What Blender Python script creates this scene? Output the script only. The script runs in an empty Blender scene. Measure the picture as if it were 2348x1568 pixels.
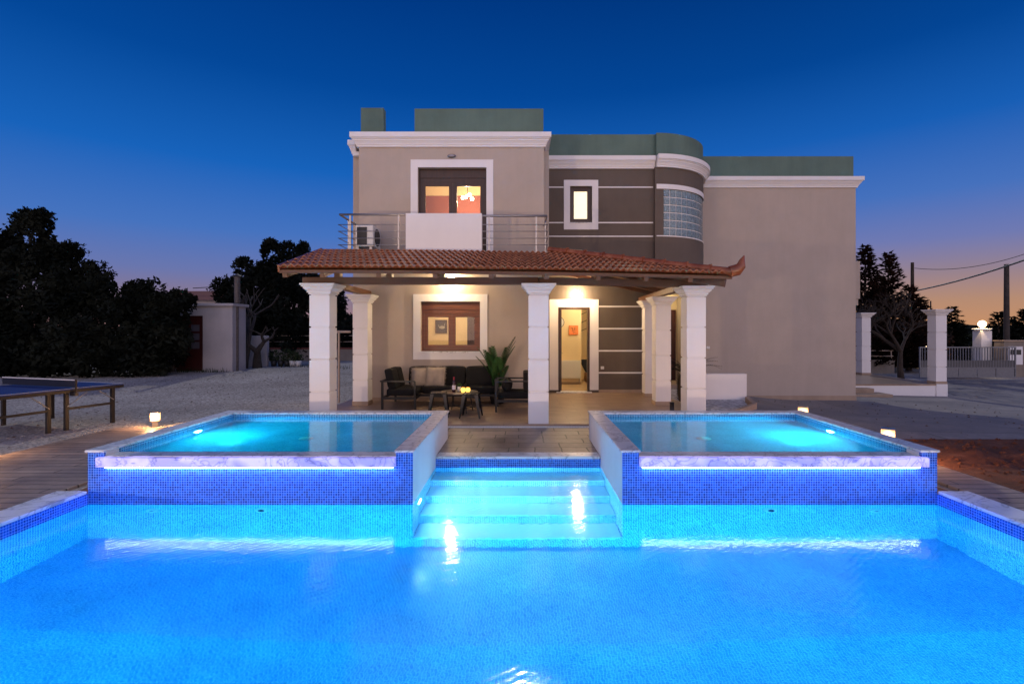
import bpy, math, random
from mathutils import Vector, Matrix
PI = math.pi
sc = bpy.context.scene
COL = sc.collection

# ------------------------------------------------------------------ camera
CAMZ = 1.75
F = 1150.0
cd = bpy.data.cameras.new("camera"); cam = bpy.data.objects.new("camera", cd); COL.objects.link(cam)
cam.location = (0, 0, CAMZ); cam.rotation_euler = (PI/2, 0, 0)
cd.sensor_width = 36; cd.lens = 36*F/2348
cd.shift_x = -19/2348; cd.shift_y = -28/2348
cd.clip_start = 0.05; cd.clip_end = 3000
sc.camera = cam
# survey: photo column / row at a real distance Y in metres -> world x / z
def X(px, Y): return (px-1193)/F*Y
def Z(py, Y): return CAMZ-(py-756)/F*Y

# ------------------------------------------------------------------ world (dusk sky)
w = bpy.data.worlds.new("World"); sc.world = w; w.use_nodes = True
nt = w.node_tree; nt.nodes.clear()
def N(nt, t, **kw):
    n = nt.nodes.new(t)
    for k, v in kw.items():
        if k == 'inp':
            for a, b in v.items(): n.inputs[a].default_value = b
        else: setattr(n, k, v)
    return n
def ramp(nt, stops, interp='LINEAR'):
    r = N(nt, 'ShaderNodeValToRGB'); cr = r.color_ramp; cr.interpolation = interp
    while len(cr.elements) < len(stops): cr.elements.new(0.5)
    for e, (p, c) in zip(cr.elements, stops):
        e.position = p; e.color = (*c, 1) if len(c) == 3 else c
    return r
L = nt.links.new
tc = N(nt, 'ShaderNodeTexCoord'); sep = N(nt, 'ShaderNodeSeparateXYZ'); L(tc.outputs['Generated'], sep.inputs[0])
rl = ramp(nt, [(0, (.31, .165, .155)), (.05, (.23, .165, .225)), (.10, (.13, .165, .38)), (.17, (.055, .155, .47)), (.28, (.008, .112, .45)), (.42, (.001, .058, .29)), (.56, (0, .034, .20)), (.9, (0, .02, .12))])
rr = ramp(nt, [(0, (.52, .25, .12)), (.045, (.42, .235, .155)), (.09, (.27, .20, .25)), (.14, (.145, .175, .40)), (.21, (.055, .15, .46)), (.31, (.008, .102, .42)), (.42, (.001, .054, .27)), (.56, (0, .030, .17))])
rb = ramp(nt, [(0, (1.8, 1.2, 1.0)), (.12, (1.45, 1.08, 1.02)), (.35, (.70, .66, .92)), (.7, (.18, .28, .62)), (1, (.03, .08, .25))])
for r in (rl, rr, rb): L(sep.outputs['Z'], r.inputs[0])
mr = N(nt, 'ShaderNodeMapRange', interpolation_type='SMOOTHSTEP', inp={1: -.25, 2: .62, 3: 0, 4: 1}); L(sep.outputs['X'], mr.inputs[0])
m1 = N(nt, 'ShaderNodeMixRGB'); L(mr.outputs[0], m1.inputs[0]); L(rl.outputs[0], m1.inputs[1]); L(rr.outputs[0], m1.inputs[2])
mb_ = N(nt, 'ShaderNodeMapRange', interpolation_type='SMOOTHSTEP', inp={1: .1, 2: -.7, 3: 0, 4: 1}); L(sep.outputs['Y'], mb_.inputs[0])
m2 = N(nt, 'ShaderNodeMixRGB'); L(mb_.outputs[0], m2.inputs[0]); L(m1.outputs[0], m2.inputs[1]); L(rb.outputs[0], m2.inputs[2])
bg = N(nt, 'ShaderNodeBackground'); bg.inputs[1].default_value = 1.0; L(m2.outputs[0], bg.inputs[0])
wo = N(nt, 'ShaderNodeOutputWorld'); L(bg.outputs[0], wo.inputs[0])

# unseen sun lamp added as moonlight for the pool glitter, above the house roof
sd = bpy.data.lights.new("glitter_lamp", 'SUN'); sun = bpy.data.objects.new("glitter_lamp", sd); COL.objects.link(sun)
sd.energy = 0.8; sd.angle = math.radians(0.55); sd.color = (1, .96, .9)
mdir = Vector((.006, 1, .776)).normalized()
sun.rotation_euler = mdir.to_track_quat('Z', 'Y').to_euler()

sc.view_settings.view_transform = 'Standard'; sc.view_settings.look = 'None'
sc.view_settings.exposure = 0.14; sc.view_settings.gamma = 1
cy = sc.cycles
try:
    cy.use_denoising = True; cy.denoiser = 'OPENIMAGEDENOISE'
except Exception: pass
cy.max_bounces = 9; cy.diffuse_bounces = 4; cy.glossy_bounces = 4; cy.transmission_bounces = 7; cy.transparent_max_bounces = 12
cy.caustics_refractive = True; cy.caustics_reflective = True; cy.blur_glossy = .6
cy.sample_clamp_indirect = 8; cy.sample_clamp_direct = 0
cy.use_light_tree = True

def lamp(name, kind, loc, energy, color, size=.1, rot=None, **kw):
    d = bpy.data.lights.new(name, kind); o = bpy.data.objects.new(name, d); COL.objects.link(o)
    o.location = loc; d.energy = energy; d.color = color
    if kind == 'AREA': d.shape = 'DISK'; d.size = size
    else: d.shadow_soft_size = min(size, .012)
    if rot is not None: o.rotation_euler = Vector(rot).to_track_quat('-Z', 'Y').to_euler()
    for k, v in kw.items(): setattr(d, k, v)
    return o

# ------------------------------------------------------------------ materials
MATS = {}
def mat(name):
    m = bpy.data.materials.new(name); m.use_nodes = True; nt = m.node_tree
    b = nt.nodes['Principled BSDF']; MATS[name] = m
    return m, nt, b
def coords(nt, scale=(1, 1, 1), rot=(0, 0, 0), loc=(0, 0, 0)):
    g = N(nt, 'ShaderNodeNewGeometry'); mp = N(nt, 'ShaderNodeMapping')
    mp.inputs['Scale'].default_value = scale; mp.inputs['Rotation'].default_value = rot; mp.inputs['Location'].default_value = loc
    nt.links.new(g.outputs['Position'], mp.inputs[0]); return mp.outputs[0]
def noise(nt, vec, scale, detail=4, rough=.55):
    n = N(nt, 'ShaderNodeTexNoise'); n.inputs['Scale'].default_value = scale
    n.inputs['Detail'].default_value = detail; n.inputs['Roughness'].default_value = rough
    nt.links.new(vec, n.inputs['Vector']); return n.outputs['Fac']
def mixc(nt, fac, a, b, mode='MIX'):
    m = N(nt, 'ShaderNodeMixRGB', blend_type=mode)
    for i, v in enumerate((fac, a, b)):
        if hasattr(v, 'is_linked') or hasattr(v, 'links'): nt.links.new(v, m.inputs[i])
        elif i == 0: m.inputs[0].default_value = v
        else: m.inputs[i].default_value = (*v, 1)
    return m.outputs[0]
def bump(nt, b, h, strength=.3, dist=.01):
    n = N(nt, 'ShaderNodeBump'); n.inputs['Strength'].default_value = strength; n.inputs['Distance'].default_value = dist
    nt.links.new(h, n.inputs['Height']); nt.links.new(n.outputs[0], b.inputs['Normal']); return n
def plaster(name, c, var=.10, rough=.85, bs=.35, sc_=1.3, fine=90, spec=.25):
    m, nt, b = mat(name); v = coords(nt)
    n1 = noise(nt, v, sc_, 6, .6); n2 = noise(nt, v, fine, 3, .6)
    vs = coords(nt, (3.5, 3.5, .35)); n3 = noise(nt, vs, 1.5, 4, .6)
    lo = tuple(x*(1-var) for x in c); hi = tuple(min(1, x*(1+var)) for x in c)
    cr = ramp(nt, [(.3, lo), (.7, hi)]); nt.links.new(n1, cr.inputs[0])
    cr2 = ramp(nt, [(.35, (1-var*.6,)*3), (.65, (1, 1, 1))]); nt.links.new(n3, cr2.inputs[0])
    c1 = mixc(nt, 1.0, cr.outputs[0], cr2.outputs[0], 'MULTIPLY')
    nt.links.new(c1, b.inputs['Base Color']); b.inputs['Roughness'].default_value = rough
    b.inputs['Specular IOR Level'].default_value = spec
    bump(nt, b, n2, bs, .004); return m
def simple(name, c, rough=.5, metal=0, var=.0, spec=.5):
    m, nt, b = mat(name)
    if var:
        v = coords(nt); n1 = noise(nt, v, 14, 4)
        cr = ramp(nt, [(.3, tuple(x*(1-var) for x in c)), (.7, tuple(x*(1+var) for x in c))]); nt.links.new(n1, cr.inputs[0])
        nt.links.new(cr.outputs[0], b.inputs['Base Color'])
    else: b.inputs['Base Color'].default_value = (*c, 1)
    b.inputs['Roughness'].default_value = rough; b.inputs['Metallic'].default_value = metal
    b.inputs['Specular IOR Level'].default_value = spec
    return m
def emit(name, c, s):
    m, nt, b = mat(name); b.inputs['Base Color'].default_value = (*c, 1)
    b.inputs['Emission Color'].default_value = (*c, 1); b.inputs['Emission Strength'].default_value = s
    return m
def wood(name, c1, c2, axis='x', rough=.5):
    m, nt, b = mat(name)
    s = {'x': (1.2, 22, 22), 'y': (22, 1.2, 22), 'z': (22, 22, 1.2)}[axis]
    v = coords(nt, s); n1 = noise(nt, v, 1, 6, .65)
    cr = ramp(nt, [(.3, c1), (.72, c2)]); nt.links.new(n1, cr.inputs[0]); nt.links.new(cr.outputs[0], b.inputs['Base Color'])
    b.inputs['Roughness'].default_value = rough; bump(nt, b, n1, .25, .004); return m
def mosaic(name, ax, shades, grout, size=.0265, rough=.18, gw=.10):
    """ax: which two world axes carry the grid, e.g. 'xz'"""
    m, nt, b = mat(name); g = N(nt, 'ShaderNodeNewGeometry'); s = N(nt, 'ShaderNodeSeparateXYZ'); nt.links.new(g.outputs['Position'], s.inputs[0])
    def M(op, a, b_=None):
        n = N(nt, 'ShaderNodeMath', operation=op)
        for i, v in enumerate((a, b_)):
            if v is None: continue
            if isinstance(v, (int, float)): n.inputs[i].default_value = v
            else: nt.links.new(v, n.inputs[i])
        return n.outputs[0]
    us = []
    for a in ax: us.append(M('DIVIDE', s.outputs[a.upper()], size))
    fl = [M('FLOOR', u) for u in us]; fr = [M('SUBTRACT', u, f) for u, f in zip(us, fl)]
    cb = N(nt, 'ShaderNodeCombineXYZ'); nt.links.new(fl[0], cb.inputs[0]); nt.links.new(fl[1], cb.inputs[1])
    wn = N(nt, 'ShaderNodeTexWhiteNoise', noise_dimensions='3D'); nt.links.new(cb.outputs[0], wn.inputs['Vector'])
    cr = ramp(nt, [(i/(len(shades)), c) for i, c in enumerate(shades)], 'CONSTANT'); nt.links.new(wn.outputs['Value'], cr.inputs[0])
    d = [M('ABSOLUTE', M('SUBTRACT', f, .5)) for f in fr]
    mx = M('MAXIMUM', d[0], d[1]); gr = M('GREATER_THAN', mx, .5-gw)
    c = mixc(nt, gr, cr.outputs[0], grout)
    big = noise(nt, coords(nt), 2.2, 3); cr3 = ramp(nt, [(.3, (.86, .86, .86)), (.7, (1.08, 1.08, 1.08))]); nt.links.new(big, cr3.inputs[0])
    c = mixc(nt, 1, c, cr3.outputs[0], 'MULTIPLY')
    nt.links.new(c, b.inputs['Base Color'])
    mrn = N(nt, 'ShaderNodeMapRange', inp={1: 0, 2: 1, 3: rough, 4: .8}); nt.links.new(gr, mrn.inputs[0]); nt.links.new(mrn.outputs[0], b.inputs['Roughness'])
    bump(nt, b, M('SUBTRACT', 1.0, gr), .35, .002)
    return m

BEIGE = plaster('beige_render', (.48, .405, .335), .055)
DARK = plaster('dark_render', (.135, .108, .088), .08)
WHITE = plaster('white_paint', (.82, .80, .78), .03, fine=60, bs=.2)
WHITEB = plaster('white_pool_render', (.78, .79, .8), .04)
GREEN = plaster('green_render', (.125, .19, .155), .14)
CREAM = plaster('cream_paint', (.80, .66, .42), .02)
REDW = plaster('red_paint', (.30, .10, .08), .05)
SKIRT = plaster('stone_skirting', (.40, .30, .22), .15)
WOODX = wood('brown_beam_wood', (.06, .021, .009), (.13, .048, .019), 'x')
WOODY = wood('brown_rafter_wood', (.11, .045, .02), (.21, .09, .04), 'y')
FRAMEW = wood('window_wood', (.10, .032, .016), (.19, .065, .032), 'x', .35)
FRAMED = wood('dark_door_wood', (.03, .015, .010), (.06, .026, .016), 'z', .35)
PLANK = wood('soffit_planks', (.16, .07, .03), (.30, .14, .06), 'y', .6)
BLACKM = simple('black_metal', (.007, .007, .007), .45, .0)
GLOSSB = simple('gloss_black_metal', (.004, .004, .004), .22, .0)
STEEL = simple('rail_steel', (.42, .40, .38), .3, .9)
GREYM = simple('grey_gate_metal', (.17, .18, .20), .5, .3, .1)
BEIGEM = simple('beige_pipe', (.38, .30, .24), .5, .1, .1)
FABRIC = plaster('charcoal_fabric', (.013, .0125, .0125), .12, .95, .6, 3, 300)
PILLOW = plaster('taupe_fabric', (.34, .28, .22), .12, .95, .6, 6, 300)
FRINGE = simple('fringe_yarn', (.30, .25, .20), .95)
PLASTICW = simple('white_plastic', (.7, .7, .68), .4)
BLACKP = simple('black_plastic', (.02, .02, .022), .5)
TERR = simple('clay_pot', (.22, .09, .05), .8, 0, .15)
LEAFP = simple('palm_leaf', (.035, .10, .022), .5, 0, .35)
def leafm(name, a, b, s_=.9):
    m, nt, bb = mat(name); n1 = noise(nt, coords(nt), s_, 4, .7); cr = ramp(nt, [(.46, a), (.66, b)]); nt.links.new(n1, cr.inputs[0]); nt.links.new(cr.outputs[0], bb.inputs['Base Color'])
    bb.inputs['Roughness'].default_value = .8; bb.inputs['Specular IOR Level'].default_value = .08; return m
LEAFD = leafm('dark_leaf', (.0035, .005, .003), (.022, .026, .018))
LEAFC = leafm('cypress_leaf', (.012, .007, .005), (.045, .020, .013))
LEAFG = simple('hedge_leaf', (.03, .045, .018), .8, 0, .5, spec=.1)
BARK = plaster('dark_bark', (.05, .038, .03), .3, .9, .8, 3, 25)
BARKP = plaster('pale_bark', (.055, .047, .043), .25, .9, .8, 3, 25)
REDDOOR = wood('dark_red_door_wood', (.035, .006, .006), (.06, .012, .010), 'z', .4)
STONE = plaster('garden_wall_render', (.26, .22, .18), .18)
TILEF = simple('red_roof_far', (.17, .05, .03), .8, 0, .3)
WARM, nt_, b_ = mat('warm_lamp_glass'); b_.inputs['Base Color'].default_value = (1, .7, .4, 1)
_tc = N(nt_, 'ShaderNodeTexCoord'); _vm = N(nt_, 'ShaderNodeVectorMath', operation='DISTANCE'); _vm.inputs[1].default_value = (0, 0, .175); nt_.links.new(_tc.outputs['Object'], _vm.inputs[0])
_cr = ramp(nt_, [(0, (1, .80, .50)), (.088, (1, .62, .28)), (.115, (1, .36, .09)), (.15, (.9, .22, .04))]); nt_.links.new(_vm.outputs['Value'], _cr.inputs[0])
_ms = N(nt_, 'ShaderNodeMapRange', inp={1: .075, 2: .125, 3: 4.6, 4: 1.0}); nt_.links.new(_vm.outputs['Value'], _ms.inputs[0])
nt_.links.new(_cr.outputs[0], b_.inputs['Emission Color']); nt_.links.new(_ms.outputs[0], b_.inputs['Emission Strength'])
GLOBE = emit('globe_lamp_glass', (1, .74, .42), 9)
WARMBULB = emit('porch_lamp_glass', (1, .76, .46), 130)
BULB = emit('bulb_glass', (1, .75, .45), 40)
LEDM = emit('led_strip', (.24, .30, 1.0), 46)
LAMPUW = emit('pool_lamp_lens', (.75, .97, 1.0), 30)
CANDLE = emit('candle_glow', (1, .62, .12), 1.6)

def glass(name, tint=(1, 1, 1), rough=0.0, base=.04):
    m, nt, b = mat(name); nt.nodes.remove(b)
    o = nt.nodes['Material Output']; t = N(nt, 'ShaderNodeBsdfTransparent'); t.inputs[0].default_value = (*tint, 1)
    g = N(nt, 'ShaderNodeBsdfGlossy'); g.inputs['Roughness'].default_value = rough
    fr = N(nt, 'ShaderNodeFresnel'); fr.inputs[0].default_value = 1.5
    mx = N(nt, 'ShaderNodeMixShader'); nt.links.new(fr.outputs[0], mx.inputs[0]); nt.links.new(t.outputs[0], mx.inputs[1]); nt.links.new(g.outputs[0], mx.inputs[2])
    nt.links.new(mx.outputs[0], o.inputs[0]); return m
GLASS = glass('window_glass')
FROST, _nt, _b = mat('frosted_window')
_b.inputs['Base Color'].default_value = (.95, .9, .7, 1); _b.inputs['Roughness'].default_value = .35
_b.inputs['Emission Color'].default_value = (1, .86, .52, 1); _b.inputs['Emission Strength'].default_value = .95
_n = noise(_nt, coords(_nt), 60, 2); bump(_nt, _b, _n, .3, .002)
# glass block
GBLOCK, nt_, b_ = mat('glass_block')
v = coords(nt_, (14, 14, 14)); nn = noise(nt_, v, 2.2, 3)
cr = ramp(nt_, [(.3, (.07, .12, .15)), (.55, (.16, .25, .29)), (.75, (.40, .50, .54))]); nt_.links.new(nn, cr.inputs[0]); nt_.links.new(cr.outputs[0], b_.inputs['Base Color'])
b_.inputs['Roughness'].default_value = .12; b_.inputs['Specular IOR Level'].default_value = .9; bump(nt_, b_, nn, .8, .02)

# stamped concrete
def stamped(name, c, bw, bh, rotz=0, wet=.45):
    m, nt, b = mat(name); v = coords(nt, (1, 1, 1), (0, 0, rotz))
    nz = noise(nt, v, 2.5, 3); nv = N(nt, 'ShaderNodeVectorMath', operation='SCALE'); nt.links.new(v, nv.inputs[0]); nv.inputs['Scale'].default_value = 1.0
    nd = N(nt, 'ShaderNodeTexNoise'); nd.inputs['Scale'].default_value = 3; nt.links.new(v, nd.inputs['Vector'])
    ad = N(nt, 'ShaderNodeVectorMath', operation='MULTIPLY_ADD'); nt.links.new(nd.outputs['Color'], ad.inputs[0]); ad.inputs[1].default_value = (.05, .05, 0); nt.links.new(v, ad.inputs[2])
    br = N(nt, 'ShaderNodeTexBrick', offset=.37, squash=.62, squash_frequency=3)
    br.inputs['Scale'].default_value = 1; br.inputs['Brick Width'].default_value = bw; br.inputs['Row Height'].default_value = bh
    br.inputs['Mortar Size'].default_value = .012; br.inputs['Mortar Smooth'].default_value = .3
    br.inputs['Color1'].default_value = (*[x*1.12 for x in c], 1); br.inputs['Color2'].default_value = (*[x*.82 for x in c], 1)
    br.inputs['Mortar'].default_value = (*[x*.25 for x in c], 1); nt.links.new(ad.outputs[0], br.inputs['Vector'])
    n1 = noise(nt, v, 1.1, 8, .65); n2 = noise(nt, v, 9, 8, .7)
    cr = ramp(nt, [(.3, (.62, .6, .58)), (.7, (1.15, 1.12, 1.1))]); nt.links.new(n1, cr.inputs[0])
    cc = mixc(nt, 1, br.outputs['Color'], cr.outputs[0], 'MULTIPLY')
    cr2 = ramp(nt, [(.3, (.75, .75, .75)), (.7, (1.1, 1.1, 1.1))]); nt.links.new(n2, cr2.inputs[0]); cc = mixc(nt, 1, cc, cr2.outputs[0], 'MULTIPLY')
    nt.links.new(cc, b.inputs['Base Color'])
    rr_ = ramp(nt, [(.3, (wet-.12,)*3), (.7, (wet+.2,)*3)]); nt.links.new(n1, rr_.inputs[0]); nt.links.new(rr_.outputs[0], b.inputs['Roughness'])
    h = mixc(nt, .25, br.outputs['Fac'], n2); inv = N(nt, 'ShaderNodeInvert'); nt.links.new(br.outputs['Fac'], inv.inputs[1])
    hh = mixc(nt, .45, inv.outputs[0], n2); bump(nt, b, hh, .7, .012); return m
DECK = stamped('stamped_concrete', (.31, .25, .22), .62, .30, .0, .42)
DECKL = stamped('stamped_planks', (.31, .25, .21), 1.9, .15, .0, .45)
DRIVE = stamped('driveway_concrete', (.29, .265, .25), 3.2, 2.4, .12, .7)
DRIVEP = stamped('driveway_pavers', (.26, .24, .235), .5, .22, .0, .7)
# patio tile
PATIO, nt_, b_ = mat('patio_tile'); v = coords(nt_)
br = N(nt_, 'ShaderNodeTexBrick', offset=.5); br.inputs['Scale'].default_value = 1; br.inputs['Brick Width'].default_value = .6; br.inputs['Row Height'].default_value = .3
br.inputs['Mortar Size'].default_value = .004; br.inputs['Color1'].default_value = (.36, .25, .165, 1); br.inputs['Color2'].default_value = (.31, .215, .145, 1); br.inputs['Mortar'].default_value = (.2, .15, .11, 1)
nt_.links.new(v, br.inputs['Vector']); n1 = noise(nt_, coords(nt_, (1, 6, 1)), 2.2, 6)
cr = ramp(nt_, [(.3, (.7, .7, .7)), (.7, (1.15, 1.15, 1.15))]); nt_.links.new(n1, cr.inputs[0])
nt_.links.new(mixc(nt_, 1, br.outputs['Color'], cr.outputs[0], 'MULTIPLY'), b_.inputs['Base Color']); b_.inputs['Roughness'].default_value = .42
# gravel
def gravel(name, c, s=28, var=.5):
    m, nt, b = mat(name); v = coords(nt); vo = N(nt, 'ShaderNodeTexVoronoi'); vo.inputs['Scale'].default_value = s; nt.links.new(v, vo.inputs['Vector'])
    n1 = noise(nt, v, .5, 6, .6); sp = N(nt, 'ShaderNodeSeparateColor'); nt.links.new(vo.outputs['Color'], sp.inputs[0])
    cr = ramp(nt, [(0, tuple(x*(1-var) for x in c)), (1, tuple(x*(1+var*.6) for x in c))]); nt.links.new(sp.outputs[0], cr.inputs[0])
    cr2 = ramp(nt, [(.3, (.72, .7, .68)), (.7, (1.1, 1.1, 1.1))]); nt.links.new(n1, cr2.inputs[0])
    nt.links.new(mixc(nt, 1, cr.outputs[0], cr2.outputs[0], 'MULTIPLY'), b.inputs['Base Color']); b.inputs['Roughness'].default_value = .95
    inv = N(nt, 'ShaderNodeMath', operation='SUBTRACT'); inv.inputs[0].default_value = 1; nt.links.new(vo.outputs['Distance'], inv.inputs[1])
    bump(nt, b, inv.outputs[0], .8, .02); return m
GRAVEL = gravel('pale_gravel', (.42, .385, .355))
PEBBLE = gravel('white_pebbles', (.55, .54, .53), 16)
SOIL, nt_, b_ = mat('red_soil'); v = coords(nt_)
n1 = noise(nt_, v, 2.4, 10, .72); n2 = noise(nt_, v, 22, 6, .7)
cr = ramp(nt_, [(.3, (.045, .014, .006)), (.55, (.15, .045, .018)), (.75, (.26, .11, .06))]); nt_.links.new(n1, cr.inputs[0]); nt_.links.new(cr.outputs[0], b_.inputs['Base Color'])
b_.inputs['Roughness'].default_value = .95; bump(nt_, b_, mixc(nt_, .4, n1, n2), 1.0, .06)
# roof tile
RTILE, nt_, b_ = mat('clay_roof_tile'); v = coords(nt_)
n1 = noise(nt_, v, 5, 5, .6); n2 = noise(nt_, v, 40, 3)
cr = ramp(nt_, [(.25, (.13, .034, .014)), (.5, (.27, .075, .028)), (.78, (.40, .16, .07))]); nt_.links.new(n1, cr.inputs[0]); nt_.links.new(cr.outputs[0], b_.inputs['Base Color'])
b_.inputs['Roughness'].default_value = .27; b_.inputs['Specular IOR Level'].default_value = .5; bump(nt_, b_, n2, .2, .003)
# marble
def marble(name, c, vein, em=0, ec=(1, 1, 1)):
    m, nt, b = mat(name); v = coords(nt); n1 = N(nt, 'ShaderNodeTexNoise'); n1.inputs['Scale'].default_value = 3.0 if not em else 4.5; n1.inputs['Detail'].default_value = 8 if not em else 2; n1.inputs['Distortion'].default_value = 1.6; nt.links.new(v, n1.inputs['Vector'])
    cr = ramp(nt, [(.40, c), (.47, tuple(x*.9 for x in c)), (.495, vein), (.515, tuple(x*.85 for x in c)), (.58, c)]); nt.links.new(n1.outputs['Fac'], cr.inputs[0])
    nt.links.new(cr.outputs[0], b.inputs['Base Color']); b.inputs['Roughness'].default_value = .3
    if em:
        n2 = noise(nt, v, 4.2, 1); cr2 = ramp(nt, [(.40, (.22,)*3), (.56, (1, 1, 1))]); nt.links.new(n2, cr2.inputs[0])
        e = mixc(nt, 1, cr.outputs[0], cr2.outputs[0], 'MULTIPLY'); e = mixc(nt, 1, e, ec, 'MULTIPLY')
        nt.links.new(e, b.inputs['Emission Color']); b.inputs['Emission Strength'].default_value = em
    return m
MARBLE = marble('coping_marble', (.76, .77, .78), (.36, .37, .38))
MARBLEL = marble('backlit_marble', (.50, .50, .86), (.20, .21, .48), 1.35, (.52, .46, 1.0))  # LED light through the stone put in as bluish colour and emission
# mosaics
BL = [(.003, .050, .36), (.004, .075, .48), (.006, .10, .58), (.008, .14, .66)]
MXZ = mosaic('blue_mosaic_front', 'xz', BL, (.20, .42, .98), gw=.085)
MYZ = mosaic('blue_mosaic_side', 'yz', BL, (.20, .42, .98), gw=.085)
BT = [(.012, .13, .30), (.016, .17, .38), (.02, .21, .44), (.03, .26, .5)]
TXZ = mosaic('teal_mosaic_front', 'xz', BT, (.42, .68, .85), gw=.085); TYZ = mosaic('teal_mosaic_side', 'yz', BT, (.42, .68, .85), gw=.085)
LT = [(.14, .36, .70), (.18, .44, .78), (.22, .50, .82), (.11, .30, .66)]
LXZ = mosaic('light_mosaic_front', 'xz', LT, (.66, .86, .92))
LYZ = mosaic('light_mosaic_side', 'yz', LT, (.66, .86, .92))
LXY = mosaic('light_mosaic_floor', 'xy', [(.12,.36,.70), (.14,.40,.74), (.16,.44,.76), (.13,.38,.72)], (.32, .60, .84))
TREAD = plaster('step_tread', (.62, .80, .88), .04, .5)
TL = [(.10, .44, .62), (.13, .50, .68), (.16, .56, .74)]
TXY = mosaic('teal_mosaic_floor', 'xy', TL, (.24, .5, .62))

def water(name, amp, tint, scl=1.0):
    m, nt, b = mat(name); nt.nodes.remove(b); o = nt.nodes['Material Output']
    v = coords(nt, (1.0*scl, 1.6*scl, 1), (0, 0, .25)); n1 = noise(nt, v, 3.2, 2, .5)
    v2 = coords(nt, (1.0*scl, 2.2*scl, 1), (0, 0, -.15)); n2 = noise(nt, v2, 10, 3, .6)
    v3 = coords(nt, (1*scl, 1*scl, 1), (0, 0, .9)); wv = N(nt, 'ShaderNodeTexWave', wave_type='BANDS'); wv.inputs['Scale'].default_value = 5.5; wv.inputs['Distortion'].default_value = 3.5; wv.inputs['Detail'].default_value = 2; nt.links.new(v3, wv.inputs['Vector'])
    h = mixc(nt, .16, n1, n2); h = mixc(nt, .06, h, wv.outputs['Fac'])
    bp = N(nt, 'ShaderNodeBump'); bp.inputs['Strength'].default_value = 1; bp.inputs['Distance'].default_value = amp; nt.links.new(h, bp.inputs['Height'])
    rf = N(nt, 'ShaderNodeBsdfRefraction'); rf.inputs['IOR'].default_value = 1.333; rf.inputs['Roughness'].default_value = 0; rf.inputs['Color'].default_value = (*tint, 1)
    gl = N(nt, 'ShaderNodeBsdfGlossy'); gl.inputs['Roughness'].default_value = 0.09
    fr = N(nt, 'ShaderNodeFresnel'); fr.inputs[0].default_value = 1.333
    mx = N(nt, 'ShaderNodeMixShader')
    for n in (rf, gl, fr): nt.links.new(bp.outputs[0], n.inputs['Normal'])
    nt.links.new(fr.outputs[0], mx.inputs[0]); nt.links.new(rf.outputs[0], mx.inputs[1]); nt.links.new(gl.outputs[0], mx.inputs[2]); nt.links.new(mx.outputs[0], o.inputs[0])
    return m
WATER = water('pool_water', .0044, (.55, .95, 1.0))
WATERU = water('spill_pool_water', .0015, (.25, .93, .98), 1.2)

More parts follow.
